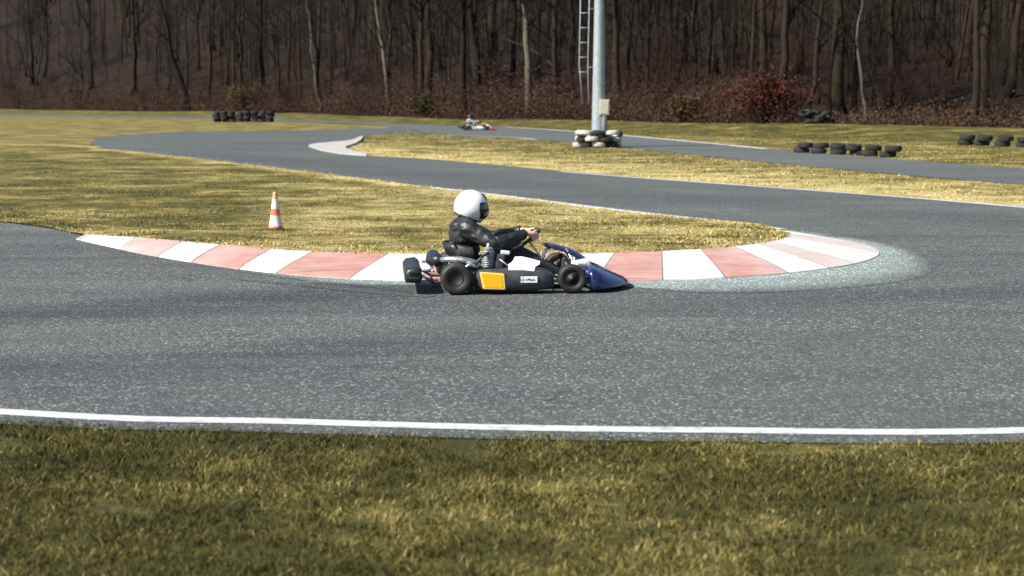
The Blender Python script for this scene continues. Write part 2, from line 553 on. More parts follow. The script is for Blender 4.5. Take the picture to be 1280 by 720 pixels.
# pixel curves shared by the surfaces
near_edge = [(-26, 36), (-20.5, 23), (-14.5, 14.5), (-8, 10.2)]
near_edge = [Vector((a, b, 0)) for a, b in near_edge] + [G(*p) for p in ((0, 529), (300, 539), (600, 548), (900, 552), (1280, 553))] + \
            [Vector((a, b, 0)) for a, b in ((5.2, 8.5), (8.6, 9.3), (11.4, 11.6), (12.9, 15.5), (12.6, 20), (10.9, 23.6))]
near_edge = catmull(near_edge, 160)
t2_far = catmull([Vector((10.9, 23.6, 0))] + [G(*p) for p in ((1280, 258), (1140, 246.5), (1000, 236), (800, 221.5), (640, 208), (540, 199), (460, 194.5), (410, 190.5), (387, 184))], 90)
hook = catmull([G(*p) for p in ((387, 184), (392, 181), (418, 178.6), (440, 176.2), (452, 172), (470, 169), (500, 168), (540, 167.5))], 24)
hair_out = catmull([G(*p) for p in ((540, 158), (450, 160.5), (380, 163), (230, 165), (145, 170), (113, 177.5), (130, 186.5))], 60)
t2_near = catmull([G(*p) for p in ((130, 186.5), (250, 199), (400, 217), (560, 237), (640, 247), (760, 262), (900, 278), (985, 289))], 80)

def dist_curve(x, y, c):
    c = np.array([(p.x, p.y) for p in c])
    x = np.asarray(x); y = np.asarray(y)
    out = np.full(x.shape, 1e9)
    for a, b in zip(c[:-1], c[1:]):
        d = b - a
        L2 = max(1e-9, float(d @ d))
        t = np.clip(((x - a[0]) * d[0] + (y - a[1]) * d[1]) / L2, 0, 1)
        out = np.minimum(out, np.hypot(x - a[0] - d[0] * t, y - a[1] - d[1] * t))
    return out

def dry_shade_ground(x, y):
    d2 = dist_curve(x, y, t2_far)
    dn = dist_curve(x, y, near_edge)
    dry_shade = 0.40 + 0.42 * np.clip(1 - d2 / 7.0, 0, 1)
    dry_shade = np.where(y < 12, 0.07 + 0.10 * np.clip(1 - dn / 0.35, 0, 1) + 0.13 * np.exp(-((x - 0.7) / 1.3) ** 2), dry_shade)  # greener verge, its colour also set darker in place of lens vignette
    t = tdist(x, y)
    return np.where(t > -14, 0.22, dry_shade)

def axis(lo, hi, step, far):
    a = list(np.arange(lo, hi + 1e-6, step))
    up, dn, s = [], [], step
    v = hi
    while v < far: s *= 1.5; v += s; up.append(v)
    v, s = lo, step
    while v > -far: s *= 1.5; v -= s; dn.append(v)
    return np.array(dn[::-1] + a + up)
gx, gy = axis(-70, 60, 1.25, 3000), axis(-4, 215, 1.25, 3000)
X, Y = np.meshgrid(gx, gy)
Zg = gz(X, Y)
nx, ny = len(gx), len(gy)
idx = np.arange(nx * ny).reshape(ny, nx)
fc = np.stack([idx[:-1, :-1], idx[:-1, 1:], idx[1:, 1:], idx[1:, :-1]], -1).reshape(-1, 4)
T = tdist(X, Y)
gme = np_mesh('ground', np.stack([X, Y, Zg], -1).reshape(-1, 3), fc.ravel(), [4] * len(fc),
              {'dry_shade': dry_shade_ground(X.ravel(), Y.ravel()), 'litter': np.clip((T + 1.5) / 3, 0, 1).ravel()})
tag(mesh_obj('ground', gme, M['ground'], smooth=True), kind='structure')

# the circuit: one asphalt sheet, the back straight a second one a hair above it
main_poly = near_edge + t2_far[1:] + hook[1:] + hair_out + [G(60, 210), Vector((-12, 27, 0)), Vector((-21, 45, 0))]
tag(flat_polygon('track', main_poly, 0.0, M['asphalt']), kind='structure')
far_line_px = ((-420, 135), (0, 141.5), (180, 144.5), (343, 148), (450, 151), (540, 154.3), (640, 159), (740, 166), (860, 176.5), (958, 186), (1120, 199), (1280, 211), (1700, 245))
near3_px = ((-420, 139), (0, 145), (180, 147.5), (343, 151), (450, 155), (510, 161), (567, 169.5), (642, 172.5), (740, 181), (860, 193), (958, 203), (1120, 218), (1280, 231), (1700, 265))
b_far = catmull([G(*p) for p in far_line_px], 120)
b_near = catmull([G(*p) for p in near3_px], 120)
o = ribbon('track', [v + Vector((0, 0, 0.005)) for v in b_far], [v + Vector((0, 0, 0.005)) for v in b_near], M['asphalt_far'])
o.name = 'back_track'
tag(o, kind='structure')

# infield wedge: ruled surface between the kerb side and the second track
KO_px = ((95, 299.5), (140, 309.5), (190, 320), (300, 337), (400, 347), (520, 352), (640, 354), (760, 353), (880, 349), (980, 342.5), (1050, 334), (1088, 325), (1099, 316), (1082, 307), (1040, 298.5), (985, 289.5))
KI_px = ((108, 292.5), (158, 295.5), (220, 300.5), (340, 311), (450, 316), (560, 317.5), (680, 317), (780, 315.5), (860, 312), (915, 308), (955, 303), (975, 299), (984, 295.5), (984, 292), (975, 289), (955, 286))
KH = 0.11
kz = [0.03, 0.07] + [KH] * 9 + [0.10, 0.085, 0.06, 0.035, 0.02]
k_out = [G(*p) for p in KO_px]
k_in = [G(p[0], p[1], z) for p, z in zip(KI_px, kz)]
ko, ki = catmull(k_out, 400), None
# pair both sides by section index so that stripes run straight across the kerb
def paired(pts, per):
    P = [Vector(p) for p in pts]
    P = [P[0] * 2 - P[1]] + P + [P[-1] * 2 - P[-2]]
    out = []
    for i in range(1, len(P) - 2):
        p0, p1, p2, p3 = P[i - 1:i + 3]
        for k in range(per):
            t = k / per
            out.append(0.5 * ((2 * p1) + (p2 - p0) * t + (2 * p0 - 5 * p1 + 4 * p2 - p3) * t * t + (3 * p1 - p0 - 3 * p2 + p3) * t ** 3))
    out.append(P[-2].copy())
    return out
PER = 60
ko, ki = paired(k_out, PER), paired(k_in, PER)
def px_of(p):
    d = p - Vector((0, 0, EYE))
    f = d.y * CP - d.z * SP
    u = d.y * SP + d.z * CP
    return 640 + d.x / f * FPX, 360 - u / f * FPX
# stripe edges along the outer edge, from the photo (x of the outer edge, then angle past the tip)
front_edges = [60, 100, 150, 197, 240, 300, 345, 437, 522, 580, 632, 688, 745, 828, 907, 985, 1036, 1068]
def kerb_colour(i):
    x, y = px_of(ko[i])
    tip = max(range(len(ko)), key=lambda j: px_of(ko[j])[0])
    if i > tip:
        return 1 if x > 1078 else 0
    n = sum(1 for e in front_edges if x > e)
    return n % 2            # 1 = red
NS = 6
kv, kf, km = [], [], []
for a, b in zip(ko, ki):
    for s in range(NS + 1):
        f = s / NS
        q = a.lerp(b, f)
        q.z = 0.012 + (b.z - 0.012) * (f ** 0.75)
        kv.append(tuple(q))
    kv.append((b.x + (b.x - a.x) * 0.03, b.y + (b.y - a.y) * 0.03, -0.01))
    kv.append((a.x - (b.x - a.x) * 0.004, a.y - (b.y - a.y) * 0.004, -0.004))
row = NS + 3
for i in range(len(ko) - 1):
    c = kerb_colour(i)
    if i + 1 < len(ko) - 1 and kerb_colour(i + 1) != c: c = 2
    for s in range(NS + 1):
        kf.append((i * row + s, i * row + s + 1, (i + 1) * row + s + 1, (i + 1) * row + s)); km.append(c)
    kf.append((i * row + row - 1, i * row, (i + 1) * row, (i + 1) * row + row - 1)); km.append(c)
kme = bpy.data.meshes.new('kerb')
kme.from_pydata(kv, [], kf)
kme.materials.append(M['kerb_white']); kme.materials.append(M['kerb_red']); kme.materials.append(M['joint'])
kme.polygons.foreach_set('material_index', km)
worn, scuff = [], []
for i in range(len(ko)):
    x_, y_ = px_of(ko[i])
    wv_ = 0.95 * min(1, max(0, (x_ - 930) / 130)) + 0.6 * min(1, max(0, (300 - x_) / 170))
    worn += [wv_] * row
    sc_ = 0.35 + 0.65 * math.exp(-((x_ - 640) / 260) ** 2)
    scuff += [sc_ * v_ for v_ in (0.8, 1.0, 0.9, 0.6, 0.35, 0.2, 0.1)] + [0.1, 0.8]
wa_ = kme.attributes.new('worn', 'FLOAT', 'POINT'); wa_.data.foreach_set('value', worn)
wa_ = kme.attributes.new('scuff', 'FLOAT', 'POINT'); wa_.data.foreach_set('value', scuff)
bm = bmesh.new(); bm.from_mesh(kme); bmesh.ops.recalc_face_normals(bm, faces=bm.faces)
bm.to_mesh(kme); bm.free()
tag(mesh_obj('kerb', kme, []), kind='structure')

# infield
n_side = catmull([Vector((-40, 44, 0.02)), Vector((-22, 33, 0.05)), Vector((-12.5, 27.0, 0.03)), G(0, 276, 0.02)] + [G(p[0], p[1], z) for p, z in zip(KI_px[0:15], kz[0:15])], 150)
f_side = catmull([Vector((-60, 88, 0)), Vector((-36, 70, 0)), G(60, 181), G(130, 186.5)] + [G(*p) for p in ((250, 199), (400, 217), (560, 237), (640, 247), (760, 262), (860, 273.5), (955, 285.5))], 150)
NV = 30
iv, idry_shade = [], []
for a, b in zip(n_side, f_side):
    D = (b - a).length
    for s in range(NV + 1):
        f = s / NV
        q = a.lerp(b, f)
        dn = f * D
        q.z = 0.008 + max(a.z - 0.01, 0) * math.exp(-(dn / 2.2) ** 2)
        if 0 < s < NV: q.z += 0.012 * noise.noise(Vector((q.x * 0.6, q.y * 0.6, 3)))* min(1, dn, D - dn) + 0.006 * min(1, dn, D - dn)
        iv.append(tuple(q))
        df = D - dn
        dry_shade = 0.45 + 0.43 * max(0, 1 - df / 2.2) + 0.10 * max(0, 1 - dn / 0.5)
        dry_shade += 0.12 * max(0, 1 - abs(df - 5.0) / 2.0)
        dry_shade += 0.08 - 0.20 * min(1, max(0, (-2.2 - q.x) / 3))  # more olive to the left, with lens vignette darkening painted into the tone
        idry_shade.append(dry_shade)
fi = []
for i in range(len(n_side) - 1):
    for s in range(NV):
        a = i * (NV + 1) + s
        fi.append((a, a + NV + 1, a + NV + 2, a + 1))
ime = np_mesh('infield', iv, np.array(fi).ravel(), [4] * len(fi), {'dry_shade': idry_shade})
bm = bmesh.new(); bm.from_mesh(ime)
for f in bm.faces:
    if f.normal.z < 0: f.normal_flip()
bm.to_mesh(ime); bm.free()
tag(mesh_obj('infield_ground', ime, M['grass_sheet'], smooth=True), kind='structure')

# pale concrete strip along the kerb and round the tip
ap_o = catmull([G(*p) for p in ((300, 340), (400, 353), (470, 357), (600, 357), (760, 358), (880, 366), (1000, 364), (1120, 353), (1165, 338), (1150, 318), (1105, 304), (1040, 293), (970, 284))], 120)
ap_i = catmull([G(*p) for p in ((300, 336), (400, 345), (470, 349), (600, 351), (760, 351), (880, 347), (980, 341), (1045, 333), (1082, 324), (1093, 316), (1076, 308), (1036, 299), (970, 288))], 120)
dv, dfc, dd = [], [], []
for a_, b_ in zip(ap_o, ap_i):
    for f in (0.0, 0.18, 0.4, 0.7, 1.0):
        q = a_.lerp(b_, f)
        dv.append((q.x, q.y, 0.0028)); dd.append((0.0, 0.35, 0.75, 0.95, 1.0)[(0.0, 0.18, 0.4, 0.7, 1.0).index(f)])
n_ap = len(ap_o)
for i in range(n_ap):
    e_ = min(1.0, i / 14, (n_ap - 1 - i) / 14)
    for j in range(5): dd[i * 5 + j] *= e_
for i in range(n_ap - 1):
    for j in range(4):
        k = i * 5 + j
        dfc.append((k, k + 1, k + 6, k + 5))
apm = np_mesh('kerb_path', dv, np.array(dfc).ravel(), [4] * len(dfc), {'dust': dd})
bm = bmesh.new(); bm.from_mesh(apm)
for f in bm.faces:
    if f.normal.z < 0: f.normal_flip()
bm.to_mesh(apm); bm.free()
tag(mesh_obj('kerb_path', apm, M['asphalt']), kind='structure')

# rubber laid by the karts: soft bands with streaks, and single tyre marks
def rubber(px, w, amount, n=140, z=0.0010):
    c = catmull([G(*p) for p in px], n)
    prof = ((-0.5, 0), (-0.25, 0.8), (0, 1), (0.25, 0.8), (0.5, 0))
    vs, fs_, at = [], [], []
    for i, p in enumerate(c):
        t = (c[min(i + 1, n - 1)] - c[max(i - 1, 0)]).normalized()
        nr = Vector((-t.y, t.x, 0))
        e_ = min(1.0, i / (n * 0.15), (n - 1 - i) / (n * 0.15))
        for o_, a_ in prof:
            q = p + nr * w * o_
            vs.append((q.x, q.y, z)); at.append(a_ * amount * e_)
    for i in range(n - 1):
        for j in range(4):
            k = i * 5 + j
            fs_.append((k, k + 1, k + 6, k + 5))
    me = np_mesh('skid_marking', vs, np.array(fs_).ravel(), [4] * len(fs_), {'rubber': at})
    bm = bmesh.new(); bm.from_mesh(me)
    for f in bm.faces:
        if f.normal.z < 0: f.normal_flip()
    bm.to_mesh(me); bm.free()
    tag(mesh_obj('skid_marking', me, M['asphalt']), kind='structure')
rubber(((-260, 412), (-60, 398), (150, 386), (330, 373), (470, 364), (600, 362)), 1.7, 0.75)
rubber(((-200, 470), (0, 462), (200, 455), (420, 436), (700, 410)), 1.5, 0.5, z=0.0014)
rubber(((380, 353.5), (415, 355.5), (450, 357.5), (490, 361), (530, 366)), 0.16, 1.0, 60, 0.0042)
rubber(((300, 349), (380, 357), (470, 366), (540, 371)), 0.14, 0.7, 60, 0.0046)
rubber(((730, 388), (900, 385), (1050, 378), (1200, 366), (1400, 345)), 0.9, 0.35, z=0.0012)
rubber(((1600, 330), (1300, 281), (1000, 258), (700, 236), (400, 205), (200, 186)), 3.0, 0.35, z=0.0012)
# painted lines
def line(px, w, z=0.009, n=80, pts=None):
    c = catmull(pts or [G(*p) for p in px], n)
    L, Rr = offset_line(c, w, z)
    tag(ribbon('road_marking', L, Rr, M['line']), kind='structure')
le = near_edge
ln = []
for i, p in enumerate(le):
    t = (le[min(i + 1, len(le) - 1)] - le[max(i - 1, 0)]).normalized()
    ln.append(p + Vector((-t.y, t.x, 0)) * 0.28)
line(None, 0.145, 0.003, 240, ln)
line(((540, 235), (640, 247), (760, 262), (900, 278), (975, 287.5)), 0.22, 0.013)
line(((700, 214.5), (800, 222.5), (1000, 237), (1140, 247.5), (1280, 259.5), (1400, 270)), 0.16, 0.005)
line(((343, 148.2), (450, 151.2), (540, 154.5), (640, 159.2), (740, 166.2), (860, 176.8), (958, 186.3)), 0.34, 0.011)
line(((560, 169.2), (600, 170.3), (642, 172.0), (670, 174.5)), 0.22, 0.011, 30)
# white apex kerb at the far hairpin
hk = flat_polygon('apex_kerb', catmull([G(*p) for p in ((386, 183.6), (400, 188), (425, 192.5), (462, 195.2), (440, 190.5), (432, 185.5), (445, 180.5), (453, 174.5), (452, 171.5), (447, 173.5), (438, 177), (415, 179.3), (395, 181.2), (386.5, 183))], 60), 0.0, M['apex'])
sm = hk.modifiers.new('solid', 'SOLIDIFY'); sm.thickness = 0.07; sm.offset = 1.0
hk.name = 'kerb_far'
tag(hk, kind='structure')
hk.name = 'apex_kerb'

# ------------------------------------------------------------------ grass blades
def blades(P, dry_shade, h, wdt, lean, name):
    """P: (n,3) roots"""
    n = len(P)
    a = rng.uniform(0, 2 * np.pi, n)
    H = rng.uniform(h[0], h[1], n); W = rng.uniform(wdt[0], wdt[1], n)
    la = rng.uniform(0, 2 * np.pi, n); ll = H * rng.uniform(lean[0], lean[1], n)
    dx, dy = np.cos(a) * W / 2, np.sin(a) * W / 2
    lx, ly = np.cos(la) * ll, np.sin(la) * ll
    z = np.zeros(n)
    v = np.empty((n, 5, 3))
    v[:, 0] = P + np.stack([-dx, -dy, z - 0.004], -1)
    v[:, 1] = P + np.stack([dx, dy, z - 0.004], -1)
    v[:, 2] = P + np.stack([dx * 0.8 + lx * 0.35, dy * 0.8 + ly * 0.35, H * 0.62], -1)
    v[:, 3] = P + np.stack([-dx * 0.8 + lx * 0.35, -dy * 0.8 + ly * 0.35, H * 0.62], -1)
    v[:, 4] = P + np.stack([lx, ly, H], -1)
    base = np.arange(n)[:, None] * 5
    f = np.concatenate([base + np.array([[0, 1, 2, 3]]), base + np.array([[3, 2, 4]])], 1).ravel()
    sizes = np.tile([4, 3], n)
    rnd = np.repeat(rng.uniform(0, 1, n), 5)
    me = np_mesh(name, v.reshape(-1, 3), f, sizes, {'dry_shade': np.repeat(dry_shade, 5), 'rnd': rnd})
    return tag(mesh_obj(name, me, M['blade']), kind='stuff')

def clumped(n, x0, x1, y0, y1, cl, rad):
    cx, cy = rng.uniform(x0, x1, n // cl), rng.uniform(y0, y1, n // cl)
    x = np.repeat(cx, cl) + rng.normal(0, rad, (n // cl) * cl)
    y = np.repeat(cy, cl) + rng.normal(0, rad, (n // cl) * cl)
    return x, y

# verge in front of the camera
ne = np.array([(p.x, p.y) for p in near_edge]); ne = ne[(ne[:, 0] > -9) & (ne[:, 0] < 8) & (ne[:, 1] < 11.5)]
ne = ne[np.argsort(ne[:, 0])]
x, y = clumped(230000, -4.6, 4.6, 4.3, 8.9, 9, 0.03)
edge = np.interp(x, ne[:, 0], ne[:, 1]) + 0.03 * np.sin(x * 7) + 0.04 * np.sin(x * 2.3 + 1) + 0.035 + rng.normal(0, 0.02, len(x))
k = y < edge
x, y = x[k], y[k]
bare = np.array([noise.noise(Vector((a * 1.7, c * 2.6, 5.0))) + 0.4 * noise.noise(Vector((a * 6, c * 8, 1.0))) for a, c in zip(x.tolist(), y.tolist())])
k = bare < rng.uniform(0.22, 0.75, len(x))
x, y = x[k], y[k]
P = np.stack([x, y, gz(x, y)], -1)
blades(P, dry_shade_ground(x, y) + 0.04, (0.008, 0.036), (0.0025, 0.0065), (0.4, 1.9), 'grass')
def on_verge(xs, ys):
    k = ys < np.interp(xs, ne[:, 0], ne[:, 1]) + rng.normal(-0.02, 0.03, len(xs))
    return xs[k], ys[k]
xs, ys = on_verge(rng.uniform(-4.6, 4.6, 6000), rng.uniform(4.3, 8.8, 6000))
blades(np.stack([xs, ys, gz(xs, ys) + 0.012], -1), rng.uniform(0.3, 0.7, len(xs)), (0.008, 0.016), (0.002, 0.0045), (1.8, 3.6), 'dead_grass')
xs, ys = on_verge(*clumped(12000, -4.6, 4.6, 4.3, 8.8, 30, 0.05))
blades(np.stack([xs, ys, gz(xs, ys)], -1), np.full(len(xs), 0.0) + rng.uniform(-0.1, 0.25, len(xs)), (0.015, 0.045), (0.003, 0.0075), (0.5, 1.6), 'grass')
# infield grass, thinner with distance
ns = np.array([(p.x, p.y, p.z) for p in n_side]); fs = np.array([(p.x, p.y) for p in f_side])
m = 130000
u = rng.uniform(0, 1, m) ** 0.6 * 149; vv = rng.uniform(-0.012, 1.02, m)
vv = np.sign(vv) * np.abs(vv) ** 1.2
i0 = np.clip(u.astype(int), 0, 148); fr = u - i0
A = ns[i0] * (1 - fr)[:, None] + ns[i0 + 1] * fr[:, None]
B = fs[i0] * (1 - fr)[:, None] + fs[i0 + 1] * fr[:, None]
Pq = A[:, :2] * (1 - vv)[:, None] + B * vv[:, None]
D = np.hypot(*(B - A[:, :2]).T); dn = vv * D; df = D - dn
zz = 0.008 + np.maximum(A[:, 2] - 0.01, 0) * np.exp(-(dn / 2.2) ** 2)
dry_shade = 0.45 + 0.43 * np.maximum(0, 1 - df / 2.2) + 0.10 * np.maximum(0, 1 - dn / 0.5) + 0.12 * np.maximum(0, 1 - np.abs(df - 5) / 2)
dry_shade = dry_shade + 0.08 - 0.20 * np.clip((-2.2 - Pq[:, 0]) / 3, 0, 1)  # blades follow the sheet: olive left side, vignette darkening in the colour
k = (Pq[:, 1] < 60) & (Pq[:, 0] > -22)
nz = np.array([noise.noise(Vector((a * 0.9, b * 0.9, 0))) for a, b in Pq])
k &= nz > rng.uniform(-0.6, 0.3, m)
blades(np.concatenate([Pq[k], zz[k, None]], 1), dry_shade[k] + 0.03, (0.010, 0.034), (0.008, 0.018), (0.5, 2.0), 'grass')
# the grass between second track and back straight, and the far bank
m = 110000
x = rng.uniform(-20, 18, m); y = rng.uniform(27, 118, m)
t2 = np.array([(p.x, p.y) for p in t2_far])[::-1]; bn = np.array([(p.x, p.y) for p in b_near]); bf = np.array([(p.x, p.y) for p in b_far])
s2, sn, sf = t2[np.argsort(t2[:, 0])], bn[np.argsort(bn[:, 0])], bf[np.argsort(bf[:, 0])]
y2 = np.interp(x, s2[:, 0], s2[:, 1], left=66); yn = np.interp(x, sn[:, 0], sn[:, 1]); yf = np.interp(x, sf[:, 0], sf[:, 1])
tt = tdist(x, y)
k = ((x > -6.6) & (y > y2 + 0.15) & (y < yn - 0.2)) | ((y > yf + 0.5) & (tt < 0.5))
x, y = x[k], y[k]
blades(np.stack([x, y, gz(x, y)], -1), dry_shade_ground(x, y) + 0.04, (0.015, 0.045), (0.015, 0.035), (0.5, 1.8), 'grass')

# ------------------------------------------------------------------ kart
def lerp(a, b, t): return a + (b - a) * t

def kart(name, mt, label, loc, rz, cat='go-kart'):
    root = empty(name, loc, rz)
    tag(root, label, cat)
    # chassis
    b = MB()
    for s in (-1, 1):
        b.tube([(-0.20, s * 0.30, 0.075), (0.25, s * 0.32, 0.065), (0.70, s * 0.30, 0.065), (1.0, s * 0.20, 0.07), (1.25, s * 0.15, 0.07)], 0.015, 8)
        b.tube([(1.02, s * 0.20, 0.075), (1.05, s * 0.42, 0.10)], 0.018, 8)
        b.tube([(0.0, s * 0.30, 0.075), (0.0, s * 0.30, 0.14)], 0.022, 8)
        b.tube([(0.20, s * 0.32, 0.07), (0.22, s * 0.58, 0.07), (0.80, s * 0.58, 0.07), (0.84, s * 0.30, 0.07)], 0.011, 8)
    b.tube([(-0.20, -0.30, 0.075), (-0.20, 0.30, 0.075)], 0.015, 8)
    b.tube([(0.15, -0.32, 0.065), (0.15, 0.32, 0.065)], 0.015, 8)
    b.tube([(1.02, -0.2, 0.07), (1.02, 0.2, 0.07)], 0.015, 8)
    b.tube([(1.25, -0.15, 0.07), (1.40, -0.12, 0.10), (1.40, 0.12, 0.10), (1.25, 0.15, 0.07)], 0.011, 8)
    b.build('frame', M['dark_steel'], root, True)
    MB().box((0.68, 0, 0.045), (0.85, 0.52, 0.006)).build('floor_pan', M['alloy'], root)
    MB().tube([(0, -0.56, 0.14), (0, 0.56, 0.14)], 0.02, 12).build('rear_axle', M['steel'], root, True)
    # wheels
    for (x, y, r, wd) in ((0, -0.56, 0.139, 0.20), (0, 0.56, 0.139, 0.20), (1.05, -0.555, 0.128, 0.13), (1.05, 0.555, 0.128, 0.13)):
        s = -1 if y < 0 else 1
        h = wd / 2
        ri = 0.066
        ty = MB().lathe([(ri, -h * 0.82), (ri + 0.02, -h * 0.95), (r * 0.82, -h), (r * 0.95, -h * 0.93), (r, -h * 0.72), (r * 1.004, 0), (r, h * 0.72), (r * 0.95, h * 0.93), (r * 0.82, h), (ri + 0.02, h * 0.95), (ri, h * 0.82), (ri - 0.006, 0), (ri, -h * 0.82)], (x, y, r), 'Y', 36).build('wheel', M['tyre'], root, True)
        rm = MB().lathe([(0.064, -h * 0.8), (0.058, -h * 0.86), (0.05, -h * 0.55), (0.025, -h * 0.45), (0.022, -h * 0.62), (0.001, -h * 0.62)] if s < 0 else
                        [(0.064, h * 0.8), (0.058, h * 0.86), (0.05, h * 0.55), (0.025, h * 0.45), (0.022, h * 0.62), (0.001, h * 0.62)], (x, y, r), 'Y', 24).build('rim', mt['rim'], ty, True)
    # seat shell
    b = MB()
    prof = [(0.52, 0.085), (0.40, 0.065), (0.22, 0.055), (0.10, 0.075), (0.02, 0.14), (-0.035, 0.25), (-0.07, 0.36), (-0.09, 0.41)]
    rows = []
    for i, (x, z) in enumerate(prof):
        hw = [0.12, 0.15, 0.18, 0.19, 0.19, 0.185, 0.17, 0.14][i]
        up = [0.05, 0.10, 0.15, 0.19, 0.17, 0.10, 0.05, 0.02][i]
        r = []
        for j in range(13):
            f = j / 6 - 1
            g = abs(f) ** 2.4
            bx = 0.0 if i < 4 else g * 0.10
            r.append(Vector((x + bx, hw * f * (1.0 + 0.05 * g), z + up * g * (1.0 if i < 4 else 0.35))))
        rows.append(r)
    b.loft(rows, cap=False, closed_ring=False)
    seat = b.build('seat', M['black_plastic'], root, True)
    md = seat.modifiers.new('solid', 'SOLIDIFY'); md.thickness = 0.012
    MB().tube([rows[-1][j] + Vector((0, 0, 0.004)) for j in range(13)], 0.009, 8).build('seat_edge', M['black_plastic'], seat, True)
    for s in (-1, 1):
        MB().tube([(0.0, s * 0.30, 0.12), (-0.05, s * 0.24, 0.26), (-0.06, s * 0.17, 0.31)], 0.009, 8).build('seat_stay', M['steel'], root, True)
    # rear bumper: a hollow moulded block with ribs
    b = MB()
    secs = []
    for yy in (-0.60, -0.57, -0.5, -0.2, 0.1, 0.34, 0.39, 0.42):
        k = 0.72 if yy > 0.41 or yy < -0.59 else 1.0
        c = (-0.375, 0.170)
        pr = [(-0.075, -0.065), (0.05, -0.075), (0.075, -0.03), (0.065, 0.045), (0.03, 0.072), (-0.055, 0.062), (-0.085, 0.025), (-0.085, -0.04)]
        secs.append([Vector((c[0] + px * k, yy, c[1] + pz * k)) for px, pz in pr])
    b.loft(secs)
    for yy in (-0.606,):
        b.box((-0.375, yy, 0.198), (0.10, 0.02, 0.024), bev=0.006)
        b.box((-0.375, yy, 0.145), (0.10, 0.02, 0.024), bev=0.006)
    rb = b.build('rear_bumper', M['black_plastic'], root, True)
    b = MB()
    for s in (-1, 1):
        b.tube([(-0.20, s * 0.28, 0.08), (-0.34, s * 0.28, 0.16)], 0.013, 8)
        b.tube([(-0.20, s * 0.40, 0.19), (-0.33, s * 0.42, 0.2)], 0.012, 8)
    b.tube([(-0.20, -0.42, 0.19), (-0.20, 0.42, 0.19)], 0.012, 8)
    b.build('bumper_bar', M['steel'], root, True)
    # side pods
    for s in (-1, 1):
        b = MB()
        secs = []
        for x, yo, yi, zt, zb in ((0.185, 0.60, 0.46, 0.19, 0.06), (0.21, 0.632, 0.42, 0.208, 0.04), (0.43, 0.645, 0.40, 0.215, 0.032), (0.60, 0.645, 0.40, 0.215, 0.03), (0.78, 0.632, 0.41, 0.205, 0.032), (0.865, 0.60, 0.43, 0.18, 0.04), (0.89, 0.55, 0.46, 0.13, 0.06)):
            hz = zt - zb
            secs.append([Vector((x, s * yy, zz)) for yy, zz in ((yo - 0.03, zb), (yo, zb + 0.25 * hz), (yo, zb + 0.6 * hz), (yo - 0.015, zb + 0.88 * hz), (yo - 0.06, zt), (yi + 0.03, zt + 0.012), (yi, zt - 0.03), (yi, zb + 0.02))])
        b.loft(secs)
        pod = b.build('side_pod', mt['pod'], root, True)
        # plate with a raised border on the pod's flank
        q = [(0.205, 0.205), (0.428, 0.187), (0.438, 0.043), (0.238, 0.050)]
        def plate(nm, grow, yq, mat_, th):
            cx, cz = sum(p[0] for p in q) / 4, sum(p[1] for p in q) / 4
            bb = MB()
            rings = []
            for yy, k in ((yq, grow), (yq + th * 0.7, grow), (yq + th, grow * 0.97)):
                ring = []
                for i2 in range(4):
                    p, pn, pp = q[i2], q[(i2 + 1) % 4], q[i2 - 1]
                    for o_, w_ in ((pp, 0.055), (p, 0.0), (pn, 0.055)):
                        if w_ == 0: continue
                        ring.append(Vector((cx + (lerp(p[0], o_[0], w_) - cx) * k, s * yy, cz + (lerp(p[1], o_[1], w_) - cz) * k)))
                rings.append(ring)
            bb.loft(rings)
            return bb.build(nm, mat_, pod)
        plate('plate_border', 1.11, 0.640, mt['border'], 0.008)
        plate('number_plate', 1.0, 0.646, mt['plate_edge'], 0.006)
        plate('plate_field', 0.84, 0.650, mt['plate'], 0.0045)
        # small white sticker with dark marks
        st = MB().box((0.665, s * 0.6445, 0.130), (0.125, 0.006, 0.058), bev=0.002).build('sticker', M['white'], pod)
        st2 = MB().box((0.588, s * 0.6455, 0.130), (0.02, 0.006, 0.058), bev=0.002).build('sticker', M['white'], pod)
        b = MB()
        for x, wd, hh, dz in ((0.632, 0.008, 0.010, 0.002), (0.650, 0.014, 0.008, 0.006), (0.660, 0.006, 0.016, 0.0), (0.676, 0.010, 0.012, -0.002), (0.690, 0.010, 0.008, 0.002), (0.700, 0.006, 0.010, -0.004), (0.582, 0.004, 0.02, 0.0)):
            b.box((x, s * 0.6485, 0.128 + dz), (wd, 0.003, hh))
        b.box((0.641, s * 0.6478, 0.1275), (0.122, 0.0018, 0.004))
        b.build('lettering', M['black_plastic'], st)
        # tall white panel standing on the pod's inner edge
        b = MB()
        out = [(0.475, 0.185), (0.47, 0.26), (0.50, 0.275), (0.515, 0.29), (0.535, 0.327), (0.60, 0.328), (0.70, 0.305), (0.765, 0.285), (0.757, 0.258), (0.718, 0.240), (0.700, 0.172), (0.60, 0.168)]
        rings = []
        for k, dy in ((1, 0.0), (1, 0.014), (0.96, 0.020)):
            rings.append([Vector((0.61 + (x - 0.61) * k, s * (0.575 - (z - 0.2) * 0.35 + dy), 0.25 + (z - 0.25) * k)) for x, z in out])
        b.loft(rings)
        b.build('upper_panel', mt['upper'], root)
    # front fairing
    b = MB()
    secs = []
    for i in range(21):
        f = i / 10 - 1
        a = abs(f)
        yy = 0.60 * f
        xf = 1.66 - 0.30 * a ** 2.2
        xb = 1.22 - 0.05 * (1 - a)
        zt = 0.225 - 0.02 * a ** 2 if a > 0.35 else 0.215
        if a > 0.97: zt, xf = 0.17, xf - 0.03
        L = xf - xb
        secs.append([Vector((x, yy, z)) for x, z in ((xb, 0.045), (xf - 0.10, 0.022), (xf - 0.01, 0.03), (xf, 0.045), (xf - 0.06, 0.085), (xb + L * 0.48, zt - 0.05), (xb + L * 0.22, zt - 0.005), (xb, zt))])
    b.loft(secs)
